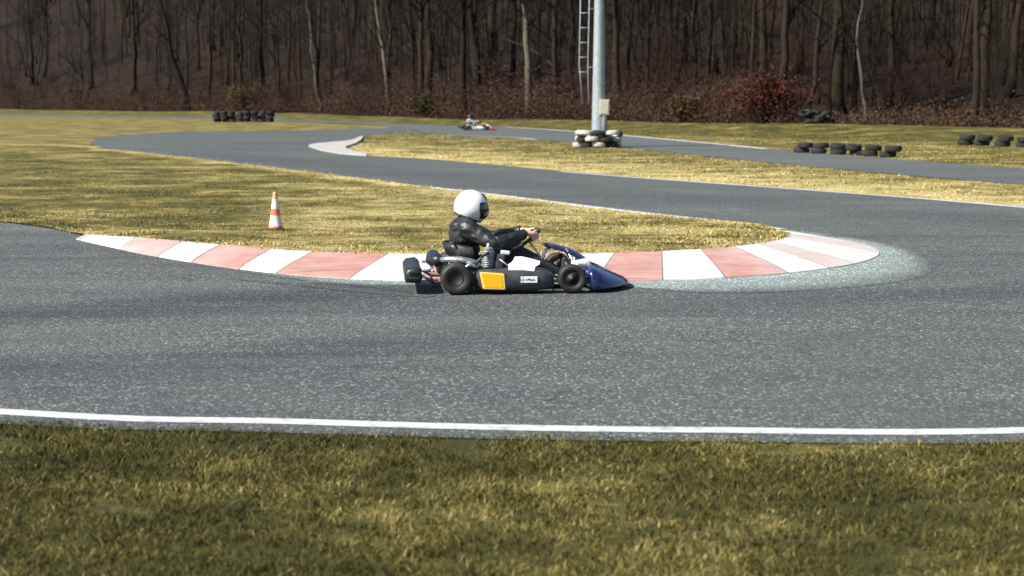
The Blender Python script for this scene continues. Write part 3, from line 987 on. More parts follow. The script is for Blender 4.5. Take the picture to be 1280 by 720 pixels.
    b.build('nose_fairing', mt['nose'], root, True)
    b = MB()
    secs = []
    for t in range(9):
        f = t / 8
        x = lerp(1.37, 0.90, f) + 0.05 * math.sin(f * math.pi)
        z = lerp(0.12, 0.405, f) + 0.045 * math.sin(f * math.pi)
        hw = lerp(0.175, 0.11, f)
        ring = []
        for j in range(9):
            g = j / 4 - 1
            ring.append(Vector((x - 0.05 * g * g, hw * g, z - 0.02 * g * g)))
        secs.append(ring)
    b.loft(secs, cap=False, closed_ring=False)
    fp = b.build('front_panel', mt['front'], root, True)
    md = fp.modifiers.new('solid', 'SOLIDIFY'); md.thickness = 0.012
    b = MB()
    for s in (-1, 1):
        b.tube([(0.93, s * 0.07, 0.385), (0.85, s * 0.05, 0.30), (0.87, s * 0.04, 0.18)], 0.010, 8)
        b.tube([(1.05, s * 0.10, 0.36), (1.12, s * 0.16, 0.22), (1.16, s * 0.2, 0.09)], 0.009, 8)
    b.build('panel_bracket', M['steel'], root, True)
    MB().tube([(1.08, -0.50, 0.13), (1.10, -0.40, 0.235), (1.20, -0.36, 0.25), (1.26, -0.38, 0.17)], [0.02, 0.045, 0.05, 0.02], 10).build('brake_duct', M['white'], root, True)
    b = MB()
    for s in (-1, 1):
        b.tube([(1.05, s * 0.40, 0.10), (1.05, s * 0.50, 0.128)], 0.02, 10)
        b.tube([(0.93, 0, 0.12), (0.98, s * 0.45, 0.12)], 0.008, 6)
    b.build('steering_linkage', M['alloy'], root, True)
    # steering
    C = Vector((0.70, 0, 0.44)); uu = Vector((0, 1, 0)); vv = Vector((0.8, 0, 0.6))
    rim_pts = []
    for k in range(40):
        a = 2 * math.pi * k / 40
        r = 0.15 if math.sin(a) < 0.75 else 0.15 - 0.05 * (math.sin(a) - 0.75)
        rim_pts.append(C + (uu * math.cos(a) + vv * math.sin(a)) * r)
    b = MB().tube(rim_pts, 0.0155, 10, closed=True)
    sw = b.build('steering_wheel', M['black_plastic'], root, True)
    nn = Vector((-0.6, 0, 0.8))
    b = MB()
    for a in (R(200), R(340), R(90)):
        b.tube([C - nn * 0.02, C + (uu * math.cos(a) + vv * math.sin(a)) * 0.145], 0.009, 6)
    b.build('spoke', M['alloy'], sw, True)
    rot = Vector((0, 0, 1)).rotation_difference(nn).to_matrix()
    b = MB()
    b.lathe([(0.0, -0.02), (0.05, -0.02), (0.062, -0.01), (0.062, 0.012), (0.05, 0.02), (0.0, 0.02)], n=20)
    bmesh.ops.rotate(b.bm, cent=(0, 0, 0), matrix=rot, verts=b.bm.verts)
    bmesh.ops.translate(b.bm, vec=C + nn * 0.012, verts=b.bm.verts)
    b.build('hub_pad', M['hub_green'], sw, True)
    MB().tube([C - nn * 0.02, Vector((0.90, 0, 0.17)), Vector((0.95, 0, 0.10))], 0.011, 8).build('steering_column', M['steel'], root, True)
    for s in (-1, 1):
        b = MB()
        b.tube([(1.08, s * 0.16, 0.06), (1.06, s * 0.17, 0.17), (1.03, s * 0.15, 0.235)], 0.009, 8)
        b.box((1.05, s * 0.16, 0.2), (0.015, 0.06, 0.08), Matrix.Rotation(R(-15), 3, 'Y'))
        b.build('pedal', M['alloy'], root)
    MB().box((0.60, 0, 0.125), (0.20, 0.24, 0.13), bev=0.03).build('fuel_tank', M['grey_plastic'], root)
    # engine on the driver's right (near side), with head, exhaust and air box
    e = MB().box((0.20, -0.40, 0.15), (0.26, 0.19, 0.17), bev=0.03)
    e.lathe([(0.0, -0.12), (0.055, -0.12), (0.06, -0.105), (0.06, -0.095), (0.0, -0.095)], (0.22, -0.40, 0.15), 'Y', 20)
    en = e.build('engine', M['grey_plastic'], root)
    b = MB()
    for k in range(9):
        b.lathe([(0.0, 0), (0.058, 0), (0.060, 0.003), (0.060, 0.008), (0.058, 0.011), (0.0, 0.011)], (0.30, -0.43, 0.228 + k * 0.0165), 'Z', 20)
    b.lathe([(0.038, 0), (0.038, 0.155)], (0.30, -0.43, 0.222), 'Z', 16)
    b.lathe([(0.0, 0), (0.044, 0), (0.044, 0.020), (0.026, 0.03), (0.0, 0.03)], (0.30, -0.43, 0.377), 'Z', 16)
    b.build('cylinder', M['fin'], en, False)
    MB().tube([(0.30, -0.43, 0.405), (0.30, -0.43, 0.438)], [0.014, 0.009], 8).build('spark_plug', M['white'], en, True)
    MB().tube([(0.30, -0.43, 0.436), (0.36, -0.40, 0.445), (0.42, -0.38, 0.40), (0.40, -0.36, 0.28)], 0.006, 6).build('plug_lead', M['black_plastic'], en, True)
    MB().box((0.46, -0.36, 0.35), (0.085, 0.09, 0.035), Matrix.Rotation(R(8), 3, 'Y'), 0.012).build('coil', M['white'], root)
    MB().box((0.405, -0.44, 0.275), (0.07, 0.11, 0.13), Matrix.Rotation(R(12), 3, 'Y'), 0.015).build('carburettor', M['grey_plastic'], en)
    MB().tube([(0.40, -0.50, 0.30), (0.46, -0.52, 0.255), (0.52, -0.46, 0.20), (0.58, -0.30, 0.17)], 0.008, 6).build('fuel_line', M['alloy'], root, True)
    MB().tube([(0.30, -0.49, 0.36), (0.24, -0.53, 0.33), (0.19, -0.53, 0.27), (0.16, -0.48, 0.2)], 0.012, 8).build('water_hose', M['black_plastic'], root, True)
    ex = MB().tube([(0.22, -0.47, 0.24), (0.14, -0.52, 0.285), (0.05, -0.50, 0.298), (-0.06, -0.48, 0.302), (-0.13, -0.44, 0.295)], [0.022, 0.03, 0.032, 0.03, 0.022], 14).build('exhaust_pipe', M['steel'], root, True)
    MB().tube([(-0.13, -0.44, 0.295), (-0.16, -0.40, 0.285), (-0.18, -0.05, 0.265), (-0.18, 0.2, 0.27)], [0.022, 0.058, 0.075, 0.06], 16).build('muffler', M['black_plastic'], root, True)
    MB().tube([(0.20, -0.52, 0.235), (0.12, -0.56, 0.262), (0.07, -0.56, 0.225), (0.12, -0.54, 0.17)], [0.016, 0.018, 0.016, 0.012], 10).build('carburettor_hose', M['alloy'], root, True)
    MB().box((0.10, -0.28, 0.345), (0.16, 0.10, 0.085), Matrix.Rotation(R(-8), 3, 'Y'), 0.03).build('air_box', M['grey_plastic'], root)
    b = MB()
    b.lathe([(0.0, -0.004), (0.09, -0.004), (0.09, 0.004), (0.0, 0.004)], (0.0, 0.24, 0.14), 'Y', 24)
    b.build('brake_disc', M['steel'], root)
    b = MB()
    b.lathe([(0.0, -0.005), (0.10, -0.005), (0.10, 0.005), (0.0, 0.005)], (0.0, -0.30, 0.14), 'Y', 24)
    b.build('sprocket', M['dark_steel'], root)
    return root, C, uu, vv, nn

# ------------------------------------------------------------------ driver
def bake(o):
    dg = bpy.context.evaluated_depsgraph_get()
    me = bpy.data.meshes.new_from_object(o.evaluated_get(dg))
    old = o.data
    o.modifiers.clear()
    o.data = me
    bpy.data.meshes.remove(old)
    return o

def capsule_chain(b, pts, rad, n=12):
    for (p, q), (r1, r2) in zip(zip(pts[:-1], pts[1:]), zip(rad[:-1], rad[1:])):
        b.tube([p, Vector(p).lerp(Vector(q), 0.5), q], [r1, (r1 + r2) / 2, r2], n)
    for p, r in zip(pts, rad):
        ret = bmesh.ops.create_uvsphere(b.bm, u_segments=n, v_segments=8, radius=r)
        bmesh.ops.translate(b.bm, vec=p, verts=ret['verts'])

def ell(b, c, s, rot=None):
    ret = bmesh.ops.create_uvsphere(b.bm, u_segments=20, v_segments=12, radius=1)
    bmesh.ops.scale(b.bm, vec=s, verts=ret['verts'])
    if rot is not None:
        bmesh.ops.rotate(b.bm, cent=(0, 0, 0), matrix=rot, verts=ret['verts'])
    bmesh.ops.translate(b.bm, vec=c, verts=ret['verts'])

def fused(b, name, voxel, smooth, parent):
    me = bpy.data.meshes.new(name)
    b.bm.to_mesh(me); b.bm.free()
    o = bpy.data.objects.new(name, me); COL.objects.link(o)
    rm = o.modifiers.new('r', 'REMESH'); rm.mode = 'VOXEL'; rm.voxel_size = voxel; rm.use_smooth_shade = True
    sm_ = o.modifiers.new('s', 'SMOOTH'); sm_.factor = 0.5; sm_.iterations = smooth
    bake(o)
    o.parent = parent
    return o

def driver(label, loc, rz, C, uu, vv, nn, mats):
    root = empty('person', loc, rz)
    tag(root, label, 'person')
    def hand(sgn):
        a = math.pi - 0.36 if sgn < 0 else 0.36
        Pp = C + (uu * math.cos(a) + vv * math.sin(a)) * 0.15
        t = (-uu * math.sin(a) + vv * math.cos(a)) * (-1 if sgn < 0 else 1)   # up along the rim
        out = (uu * math.cos(a) + vv * math.sin(a))
        return Pp, t, out
    wr, el_ = {}, {}
    b = MB()
    for s in (-1, 1):
        Pp, t, out = hand(s)
        W = Pp + out * 0.045 + nn * 0.055 - t * 0.035 + Vector((-0.03, 0, 0))
        wr[s] = W
        el_[s] = Vector((0.37, s * 0.315, 0.425))
        # palm
        capsule_chain(b, [W, Pp + out * 0.034 + nn * 0.026 + t * 0.002], [0.026, 0.026])
        for k in (-0.030, -0.010, 0.011, 0.031):
            capsule_chain(b, [Pp + out * 0.040 + nn * 0.030 + t * 0.004, Pp + t * k + out * 0.036 + nn * 0.006], [0.022, 0.013], 8)
        for k, ln in ((-0.032, 0.86), (-0.0105, 0.97), (0.0115, 1.0), (0.033, 0.92)):
            q = Pp + t * k
            capsule_chain(b, [q + out * 0.036 + nn * 0.006, q + out * 0.026 * ln - nn * 0.026 * ln, q - out * 0.010 * ln - nn * 0.031 * ln, q - out * 0.029 * ln - nn * 0.010 * ln], [0.0115, 0.0105, 0.0098, 0.0085], 8)
        capsule_chain(b, [Pp + out * 0.034 + nn * 0.036 + t * 0.010, Pp + out * 0.016 + nn * 0.033 + t * 0.042, Pp - out * 0.006 + nn * 0.026 + t * 0.066], [0.016, 0.0125, 0.0105], 8)
        # arm
        SH = Vector((0.130, s * 0.185, 0.555))
        capsule_chain(b, [SH, el_[s], W], [0.058, 0.043, 0.029])
        # leg
        hip, kn, an = Vector((0.16, s * 0.10, 0.165)), Vector((0.62, s * 0.19, 0.315)), Vector((0.99, s * 0.155, 0.135))
        capsule_chain(b, [hip, hip.lerp(kn, 0.5), kn, kn.lerp(an, 0.35), an], [0.092, 0.078, 0.058, 0.055, 0.038])
        ball = Vector((1.075, s * 0.155, 0.155)); toe = Vector((1.065, s * 0.158, 0.225))
        capsule_chain(b, [an + Vector((0, 0, -0.03)), Vector((1.03, s * 0.155, 0.14)), Vector((1.035, s * 0.155, 0.215)), Vector((1.03, s * 0.158, 0.26))], [0.040, 0.036, 0.036, 0.026])
    ell(b, (0.11, 0, 0.20), (0.145, 0.175, 0.115))
    ell(b, (0.09, 0, 0.33), (0.12, 0.155, 0.14))
    ell(b, (0.12, 0, 0.47), (0.125, 0.185, 0.15))
    capsule_chain(b, [(0.105, -0.17, 0.555), (0.105, 0, 0.585), (0.105, 0.17, 0.555)], [0.06, 0.07, 0.06])
    capsule_chain(b, [(0.13, 0, 0.56), (0.155, 0, 0.66)], [0.062, 0.056])
    ell(b, (0.17, 0, 0.735), (0.098, 0.077, 0.115))
    body = fused(b, 'body', 0.0052, 3, root)
    body.data.materials.clear()
    for m_ in (mats['trousers'], mats['hand'], M['skin']):
        body.data.materials.append(m_)
    mi = []
    for p in body.data.polygons:
        c = p.center
        s = -1 if c.y < 0 else 1
        if c.z > 0.60 and c.x < 0.3: mi.append(2)
        elif c.z > 0.38 and (c - el_[s]).dot((wr[s] - el_[s]).normalized()) > (wr[s] - el_[s]).length - 0.04: mi.append(1)
        else: mi.append(0)
    body.data.polygons.foreach_set('material_index', mi)
    # jacket
    b = MB()
    for s in (-1, 1):
        SH = Vector((0.128, s * 0.190, 0.55))
        mid = SH.lerp(el_[s], 0.5); m2 = el_[s].lerp(wr[s], 0.5)
        capsule_chain(b, [SH, mid + Vector((0, 0, -0.005)), el_[s] + Vector((0, 0, -0.006))], [0.090, 0.078, 0.066])
        end = el_[s].lerp(wr[s], 0.98)
        b.tube([el_[s] + Vector((0, 0, -0.006)), m2 + Vector((0, 0, -0.006)), el_[s].lerp(wr[s], 0.86), end], [0.066, 0.060, 0.050, 0.046], 16)
        for q, r in ((0.25, 0.076), (0.62, 0.071)):
            c_ = SH.lerp(el_[s], q)
            ell(b, c_ + Vector((0, 0, -0.008)), (0.03, r * 1.04, r * 1.02), (el_[s] - SH).to_track_quat('X', 'Z').to_matrix())
        for q, r in ((0.08, 0.066), (0.3, 0.061), (0.55, 0.056)):
            c_ = el_[s].lerp(wr[s], q)
            ell(b, c_, (0.022, r * 1.02, r * 1.02), (wr[s] - el_[s]).to_track_quat('X', 'Z').to_matrix())
    ell(b, (0.085, 0, 0.30), (0.145, 0.19, 0.10))
    ell(b, (0.105, 0, 0.36), (0.155, 0.185, 0.13))
    ell(b, (0.120, 0, 0.47), (0.160, 0.205, 0.165))
    ell(b, (0.100, 0, 0.55), (0.135, 0.185, 0.10))
    capsule_chain(b, [(0.120, -0.17, 0.56), (0.120, 0, 0.60), (0.120, 0.17, 0.56)], [0.082, 0.09, 0.082])
    b.tube([(0.13, 0, 0.59), (0.145, 0, 0.675)], [0.10, 0.083], 20)
    jk = fused(b, 'jacket', 0.0065, 3, root)
    nv = len(jk.data.vertices)      # folds of the leather
    co = np.empty(nv * 3, np.float32); jk.data.vertices.foreach_get('co', co); co = co.reshape(-1, 3)
    no = np.empty(nv * 3, np.float32); jk.data.vertex_normals.foreach_get('vector', no); no = no.reshape(-1, 3)
    k = np.array([noise.noise(Vector((c[0] * 16 + c[2] * 9, c[1] * 10, c[2] * 20 - c[0] * 6))) * 0.010 + noise.noise(Vector(c) * 34) * 0.002 for c in co.tolist()])
    jk.data.vertices.foreach_set('co', (co + no * k[:, None]).astype(np.float32).ravel())
    jk.data.materials.clear(); jk.data.materials.append(mats['jacket'])
    # helmet
    HC = Vector((0.168, 0, 0.738)); HS = Vector((0.157, 0.132, 0.165))
    b = MB()
    ret = bmesh.ops.create_uvsphere(b.bm, u_segments=48, v_segments=32, radius=1)
    def shell(d, k=1.0):
        p = Vector((d.x * HS.x, d.y * HS.y, d.z * HS.z)) * k
        if d.x > 0 and d.z < 0.1: p.x += 0.022 * d.x * min(1, (0.1 - d.z) * 2.2)      # chin bar
        if d.z < -0.2 : p.y *= 1 - 0.10 * min(1, (-0.2 - d.z) * 1.2)
        return p
    def cutz(x): return lerp(-0.045, -0.165, (x + 0.15) / 0.31)
    for v in b.bm.verts:
        p = shell(v.co)
        cz = cutz(p.x)
        if p.z < cz:
            k = max(0.0, 1 - (cz - p.z) / 0.16)
            p = Vector((p.x * (0.80 + 0.2 * k), p.y * (0.80 + 0.2 * k), cz - 0.004 * (1 - k)))
        v.co = p + HC
    hm = b.build('helmet', mats['helmet'], root, True)
    b = MB()
    rows = []
    for i in range(9):
        zc = lerp(-0.60, 0.30, i / 8)
        rw = []
        for j in range(25):
            f = j / 12 - 1
            az = f * R(64 - 12 * abs(i / 8 - 0.55))
            d = Vector((math.cos(az) * math.sqrt(1 - zc * zc), math.sin(az) * math.sqrt(1 - zc * zc), zc))
            rw.append(HC + shell(d, 1.012))
        rows.append(rw)
    b.loft(rows, cap=False, closed_ring=False)
    vs = b.build('visor', M['visor'], hm, True)
    md = vs.modifiers.new('solid', 'SOLIDIFY'); md.thickness = 0.004; md.offset = 1
    ring = []
    for k in range(36):
        a = 2 * math.pi * k / 36
        zz = -0.6
        for _ in range(6):
            q = shell(Vector((math.cos(a) * math.sqrt(max(0.02, 1 - zz * zz)), math.sin(a) * math.sqrt(max(0.02, 1 - zz * zz)), zz)))
            zz = cutz(q.x) / HS.z
        ring.append(HC + Vector((q.x, q.y, cutz(q.x))))
    MB().tube(ring, 0.009, 8, closed=True).build('helmet_trim', M['black_plastic'], hm, True)
    b = MB()
    b.tube([HC + shell(Vector((math.cos(R(a_)) * math.sin(R(c_)), math.sin(R(a_)) * math.sin(R(c_)), math.cos(R(c_)))), 1.005) for a_, c_ in ((0, 38), (0, 48), (0, 58), (0, 68))], [0.008, 0.014, 0.014, 0.01], 8)
    b.build('helmet_vent', M['black_plastic'], hm, True)
    return root

navy_mt = dict(rim=M['dark_steel'], pod=M['grey_plastic'], border=M['amber'], plate_edge=M['pale_yellow'], plate=M['yellow'], upper=M['white'], nose=M['navy'], front=M['navy'])
yaw = R(5.0)
base = G(567, 368.5) + Vector((math.sin(-yaw) * 0.56, math.cos(yaw) * 0.60, 0)) + Vector((0.0, 0, 0.0))
base.x += 0.02
base.z = 0.006
k1, C, uu, vv_, nn = kart('racing_kart', navy_mt, 'dark navy racing kart with a yellow side plate, cornering beside the striped kerb', base, yaw)
driver('person in white helmet and black leather jacket, sitting upright and gripping a kart steering wheel', base, yaw, C, uu, vv_, nn,
       dict(trousers=M['trousers'], hand=M['skin'], jacket=M['leather'], helmet=M['white_shell']))
orange_mt = dict(rim=M['dark_steel'], pod=M['white'], border=M['black_plastic'], plate_edge=M['orange'], plate=M['cream'], upper=M['orange'], nose=M['orange'], front=M['cream'])
b2 = G(584, 163.0); b2.z = 0.012
k2, *_ = kart('racing_kart', orange_mt, 'small distant racing kart with white pods and orange nose on the back straight', b2, R(11))
suit = simple('white_race_suit', (0.22, 0.22, 0.23), 0.7, 0, 0.2, 12)
driver('person in a dark helmet and grey suit, driving the far off orange and white kart', b2, R(11), C, uu, vv_, nn,
       dict(trousers=M['trousers'], hand=M['trousers'], jacket=suit, helmet=M['black_plastic']))

# ------------------------------------------------------------------ traffic cone
cp = G(344.5, 287.5, 0.02)
cone = empty('traffic_cone', (cp.x, cp.y, 0.012), R(12))
tag(cone, 'faded orange and white striped traffic cone standing on the infield grass', 'traffic cone')
b = MB(); b.box((0, 0, 0.014), (0.24, 0.24, 0.028), bev=0.008)
b.build('base', M['cone_base'], cone)
hh = [0.028, 0.05, 0.065, 0.205, 0.29, 0.42, 0.50, 0.512]
def cr(z): return 0.09 - (z - 0.028) * (0.065 / 0.48)
b = MB(); b.lathe([(cr(z) + (0.008 if i < 2 else 0), z) for i, z in enumerate(hh)] + [(0.0, 0.508)], n=28, mats=[0, 0, 1, 0, 1, 2, 2, 2])
b.build('body', [M['cone_red'], M['cone_white'], M['cone_tip']], cone, True)

# ------------------------------------------------------------------ tyres
def tyre_mesh(r, wd, ri):
    h = wd / 2
    b = MB()
    b.lathe([(ri, -h * 0.8), (ri + 0.03, -h), (r * 0.86, -h), (r * 0.96, -h * 0.8), (r, -h * 0.45), (r, h * 0.45), (r * 0.96, h * 0.8), (r * 0.86, h), (ri + 0.03, h), (ri, h * 0.8), (ri + 0.02, h * 0.4), (ri + 0.05, 0), (ri + 0.02, -h * 0.4), (ri, -h * 0.8)], n=28)
    bmesh.ops.remove_doubles(b.bm, verts=b.bm.verts, dist=1e-5)
    # the lathe closes both ends with a disc; take them away so that the tyre is hollow
    bmesh.ops.delete(b.bm, geom=[f for f in b.bm.faces if len(f.verts) > 4], context='FACES')
    me = bpy.data.meshes.new('tyre'); bmesh.ops.recalc_face_normals(b.bm, faces=b.bm.faces); b.bm.to_mesh(me); b.bm.free()
    me.materials.append(M['tyre_old'])
    return me
TYRE = tyre_mesh(0.30, 0.20, 0.18)
def tyre(loc, rot, label, group, mat=None, s=1.0):
    o = bpy.data.objects.new('tyre', TYRE)
    COL.objects.link(o)
    o.location = loc; o.rotation_euler = rot; o.scale = (s, s, s)
    if mat:
        o.material_slots[0].link = 'OBJECT'; o.material_slots[0].material = mat
    return tag(o, label, 'tyre', group)

mast_base = G(748, 184); mz = gzf(mast_base.x, mast_base.y)
mx, my = mast_base.x, mast_base.y
for lay in range(3):
    for k in range(8):
        a = 2 * math.pi * (k + 0.5 * (lay % 2) + random.uniform(-.06, .06)) / 8
        r = 0.64 + random.uniform(-0.06, 0.06)
        white = (k + lay) % 2 == 0 if lay < 2 else (k % 3 != 0)
        dark = M['tyre_old']
        lyr = ('bottom', 'middle', 'top')[lay]
        tyre((mx + r * math.cos(a), my + r * math.sin(a), mz + 0.105 + lay * 0.205), (random.uniform(-.18, .18) + (0.2 * math.sin(a) if lay == 2 else 0), random.uniform(-.18, .18), 0),
             f"{'white painted' if white else 'black'} tyre in the {lyr} layer of the ring round the light mast", f"{'white' if white else 'black'} tyres of the {lyr} layer round the mast", M['tyre_white'] if white else dark, 0.85)

def tyre_wall(p0, p1, n, layers, s, where, grp):
    for i in range(n):
        for l in range(layers):
            f = i / max(1, n - 1)
            p = p0.lerp(p1, f)
            z = gzf(p.x, p.y)
            tyre((p.x + random.uniform(-.09, .09), p.y + random.uniform(-.14, .14), z + 0.1 * s + l * 0.2 * s), (random.uniform(-.10, .10), random.uniform(-.10, .10), random.uniform(0, 6)), where, grp, None, s)
tyre_wall(G(272, 152.5), G(338, 152.5), 8, 4, 1.05, 'black tyre in the tall stacked barrier at the left end of the back straight', 'tyres stacked in the far barrier')
tyre_wall(G(1006, 191), G(1113, 196), 6, 2, 0.86, 'black tyre in the low two layer barrier right of the light mast', 'tyres of the low barrier by the back straight')
tyre_wall(G(1208, 181), G(1330, 186), 6, 2, 1.0, 'black tyre in the barrier at the far right edge of the photo', 'tyres of the barrier on the right bank')
hx = G(1025, 160, 0.15)
for i, (dx, dz, rx) in enumerate(((-0.9, 0.55, 0.5), (-0.5, 0.62, 0.3), (-0.1, 0.60, 0.25), (0.3, 0.50, 0.4), (0.6, 0.34, 0.6), (0.85, 0.12, 0.1), (-0.6, 0.12, 0.0), (0.0, 0.12, 0.1), (-0.6, 0.36, 0.1), (0.0, 0.36, 0.0), (0.5, 0.14, 0.2), (0.9, 0.36, 0.9), (-0.25, 0.14, 0.0))):
    tyre((hx.x + dx, hx.y + 0.3 * (i % 3), gzf(hx.x, hx.y) + dz), (rx, 0.3 * (i % 2), i), 'black tyre in the loose heap on the bank behind the low barrier', 'tyres heaped on the bank')

# ------------------------------------------------------------------ light mast
mast = empty('light_mast', (mx, my, mz))
tag(mast, 'tall grey tapered floodlight mast rising from a ring of painted tyres', 'light mast')
b = MB(); b.lathe([(0.36, 0), (0.36, 0.05), (0.26, 0.06), (0.255, 0.3), (0.17, 5.6), (0.07, 17.0), (0.0, 17.0)], n=32)
b.build('pole', M['galv'], mast, True)
b = MB()
for s in (0, 1):
    lx = -0.40 - 0.32 * s
    b.tube([(lx + (0.03 if s == 0 else 0.12), -0.05, 1.55), (lx + (0.0 if s == 0 else 0.03), -0.05, 2.75), (lx, -0.05, 3.0), (lx + 0.1, -0.05, 9.0)], 0.018, 8)
for k in range(13):
    z = 2.75 + k * 0.53 - 0.02
    b.tube([(-0.73 + 0.1 * (z - 3) / 6, -0.05, z), (-0.39 + 0.1 * (z - 3) / 6, -0.05, z)], 0.015, 6)
for z in (2.9, 5.0, 7.1):
    b.tube([(-0.40, -0.05, z), (-0.15, 0, z)], 0.014, 6)
b.build('ladder', M['galv'], mast, True)
bx = MB().box((0.19, -0.27, 1.46), (0.36, 0.17, 0.56), bev=0.02).build('electrical_box', M['box_grey'], mast)
MB().box((0.19, -0.362, 1.46), (0.28, 0.012, 0.46), bev=0.004).build('door', M['box_grey'], bx)
MB().tube([(0.19, -0.26, 0.0), (0.19, -0.26, 1.17)], 0.10, 14).build('conduit', simple('dark_conduit', (0.085, 0.10, 0.10), 0.6), mast, True)

# ------------------------------------------------------------------ trees
def rvec(): return Vector((random.gauss(0, 1), random.gauss(0, 1), random.gauss(0, 1))).normalized()
def limb(b, p, d, ln, r, n, level, twig_n):
    pts, rad = [p.copy()], [r]
    seg = 4 if level < 2 else 3
    dd = d.copy()
    for i in range(seg):
        dd = (dd + rvec() * (0.22 + 0.06 * level) + Vector((0, 0, 0.12))).normalized()
        pts.append(pts[-1] + dd * ln / seg)
        rad.append(r * (1 - 0.82 * (i + 1) / seg))
    b.tube(pts, rad, n, cap=False)
    if level >= 3: return
    for k in range(twig_n[level]):
        f = random.uniform(0.25, 1.0)
        i = min(seg - 1, int(f * seg))
        q = pts[i].lerp(pts[i + 1], f * seg - i)
        axis_ = (pts[i + 1] - pts[i]).normalized()
        nd = (axis_ * 0.75 + rvec() * 0.8 + Vector((0, 0, 0.2))).normalized()
        limb(b, q, nd, ln * random.uniform(0.4, 0.65), max(0.006, r * 0.42), max(3, n - 1), level + 1, twig_n)

def tree_meshes(seed, h, r, lowest, nl, crook):
    random.seed(seed)
    pts, rad = [], []
    x = y = 0.0
    K = 12
    for i in range(K + 1):
        f = i / K
        if i: x += random.gauss(0, crook); y += random.gauss(0, crook)
        pts.append(Vector((x, y, f * h - 0.15)))
        rad.append(r * (1 - 0.85 * f) * (1.45 if i == 0 else 1.0))
    tb = MB().tube(pts, rad, 12)
    if random.random() < 0.5:
        q = pts[4]; limb(tb, q, Vector((random.choice((-.5, .5)), random.uniform(-.3, .3), 1)).normalized(), h * 0.5, r * 0.5, 8, 3, (0, 0, 0))
    cb = MB()
    for k in range(nl):
        f = lowest + (0.98 - lowest) * (k + random.random()) / nl
        i = min(K - 1, int(f * K)); q = pts[i].lerp(pts[i + 1], f * K - i)
        a = random.uniform(0, 2 * math.pi)
        d = Vector((math.cos(a), math.sin(a), random.uniform(0.35, 1.0))).normalized()
        limb(cb, q, d, h * random.uniform(0.16, 0.30) * (1.15 - 0.6 * f), r * 0.30 * (1.1 - f) + 0.02, 5, 0, (5, 4, 3))
    for k in range(7):      # thin dead twigs low on the trunk
        f = random.uniform(0.08, lowest)
        i = min(K - 1, int(f * K)); q = pts[i].lerp(pts[i + 1], f * K - i)
        a = random.uniform(0, 2 * math.pi)
        limb(cb, q, Vector((math.cos(a), math.sin(a), random.uniform(-0.1, 0.6))).normalized(), random.uniform(0.8, 2.0), 0.02, 4, 1, (0, 3, 2))
    t = tb.build('trunk', M['bark_brown'], None, True)
    c = cb.build('crown', M['twig'], None, False)
    tm, cm = t.data, c.data
    bpy.data.objects.remove(t); bpy.data.objects.remove(c)
    return tm, cm
TREES = [tree_meshes(20 + i, h, r, lo, nl, cr_) for i, (h, r, lo, nl, cr_) in enumerate((
    (17, 0.26, 0.30, 15, 0.10), (19, 0.33, 0.32, 16, 0.12), (15, 0.19, 0.25, 14, 0.16), (18, 0.23, 0.28, 15, 0.08), (13, 0.14, 0.2, 13, 0.14), (20, 0.38, 0.34, 16, 0.15), (11, 0.10, 0.15, 12, 0.12)))]
def tree(v, x, y, rz, s, tilt, bark, label, group=None):
    tm, cm = TREES[v]
    root = empty('bare_tree', (x, y, gzf(x, y)), rz, s)
    root.rotation_euler = (Matrix.Rotation(tilt[0], 4, 'Y') @ Matrix.Rotation(rz, 4, 'Z')).to_euler()
    tag(root, label, 'tree', group)
    for nm, me, mt in (('trunk', tm, bark), ('crown', cm, M['twig'])):
        o = bpy.data.objects.new(nm, me); COL.objects.link(o); o.parent = root
        o.material_slots[0].link = 'OBJECT'; o.material_slots[0].material = mt
    return root
def edge_y(x): return float(np.interp(x, FX, FY))
def at_edge(px, t):
    """ground point on the column px, t metres behind the edge of the wood"""
    x = 0.0; y = 100.0
    for _ in range(60):
        y = 0.5 * y + 0.5 * (edge_y(x) + t / 0.6); x = (px - 640) / FPX * y
    return x, y
random.seed(3)
named = [
    (487, 3.5, 3, 0.95, -0.11, 'bark_pale', 'pale slender tree leaning left behind the brown thicket'),
    (527, 5, 1, 0.95, 0.01, 'bark_brown', 'straight grey trunk right of the pale leaning tree'),
    (598, 6, 5, 0.95, -0.03, 'bark_dark', 'thick dark trunk behind the far orange kart'),
    (662, 3, 1, 0.9, -0.045, 'bark_pale', 'pale broad based trunk left of the light mast'),
    (405, 4, 2, 0.85, -0.07, 'bark_pale', 'thin pale trunk in the wood, left of the leaning one'),
    (375, 7, 3, 1.0, 0.0, 'bark_brown', 'straight brown trunk above the right end of the far tyre stack'),
    (555, 5, 6, 1.0, -0.02, 'bark_brown', 'very thin trunk between the grey and the thick dark one'),
    (696, 5, 6, 0.9, 0.0, 'bark_pale', 'thin pale trunk just left of the mast ladder'),
    (715, 12, 5, 0.9, 0.0, 'bark_dark', 'broad dark trunk half behind the mast ladder'),
    (812, 5, 2, 0.9, -0.05, 'bark_brown', 'slightly leaning trunk right of the light mast'),
    (862, 6, 6, 1.0, 0.0, 'bark_brown', 'thin straight trunk behind the tan bush'),
    (885, 9, 3, 0.9, 0.01, 'bark_brown', 'narrow trunk between the tan bush and the red shrub'),
    (1040, 10, 3, 0.9, 0.0, 'bark_brown', 'brown trunk rising behind the heap of tyres'),
    (1078, 4, 4, 0.9, 0.0, 'bark_pale', 'pale thin trunk right of the heap of tyres'),
    (235, 3, 5, 0.95, -0.20, 'bark_dark', 'dark heavy trunk leaning left at the left of the wood'),
    (300, 8, 0, 0.95, 0.02, 'bark_brown', 'trunk directly behind the far stack of black tyres'),
]
for px, t, v, s, tl, bk, lb in named:
    x, y = at_edge(px, t)
    tree(v, x, y, random.uniform(0, 6), s, (tl, 0), M[bk], lb)
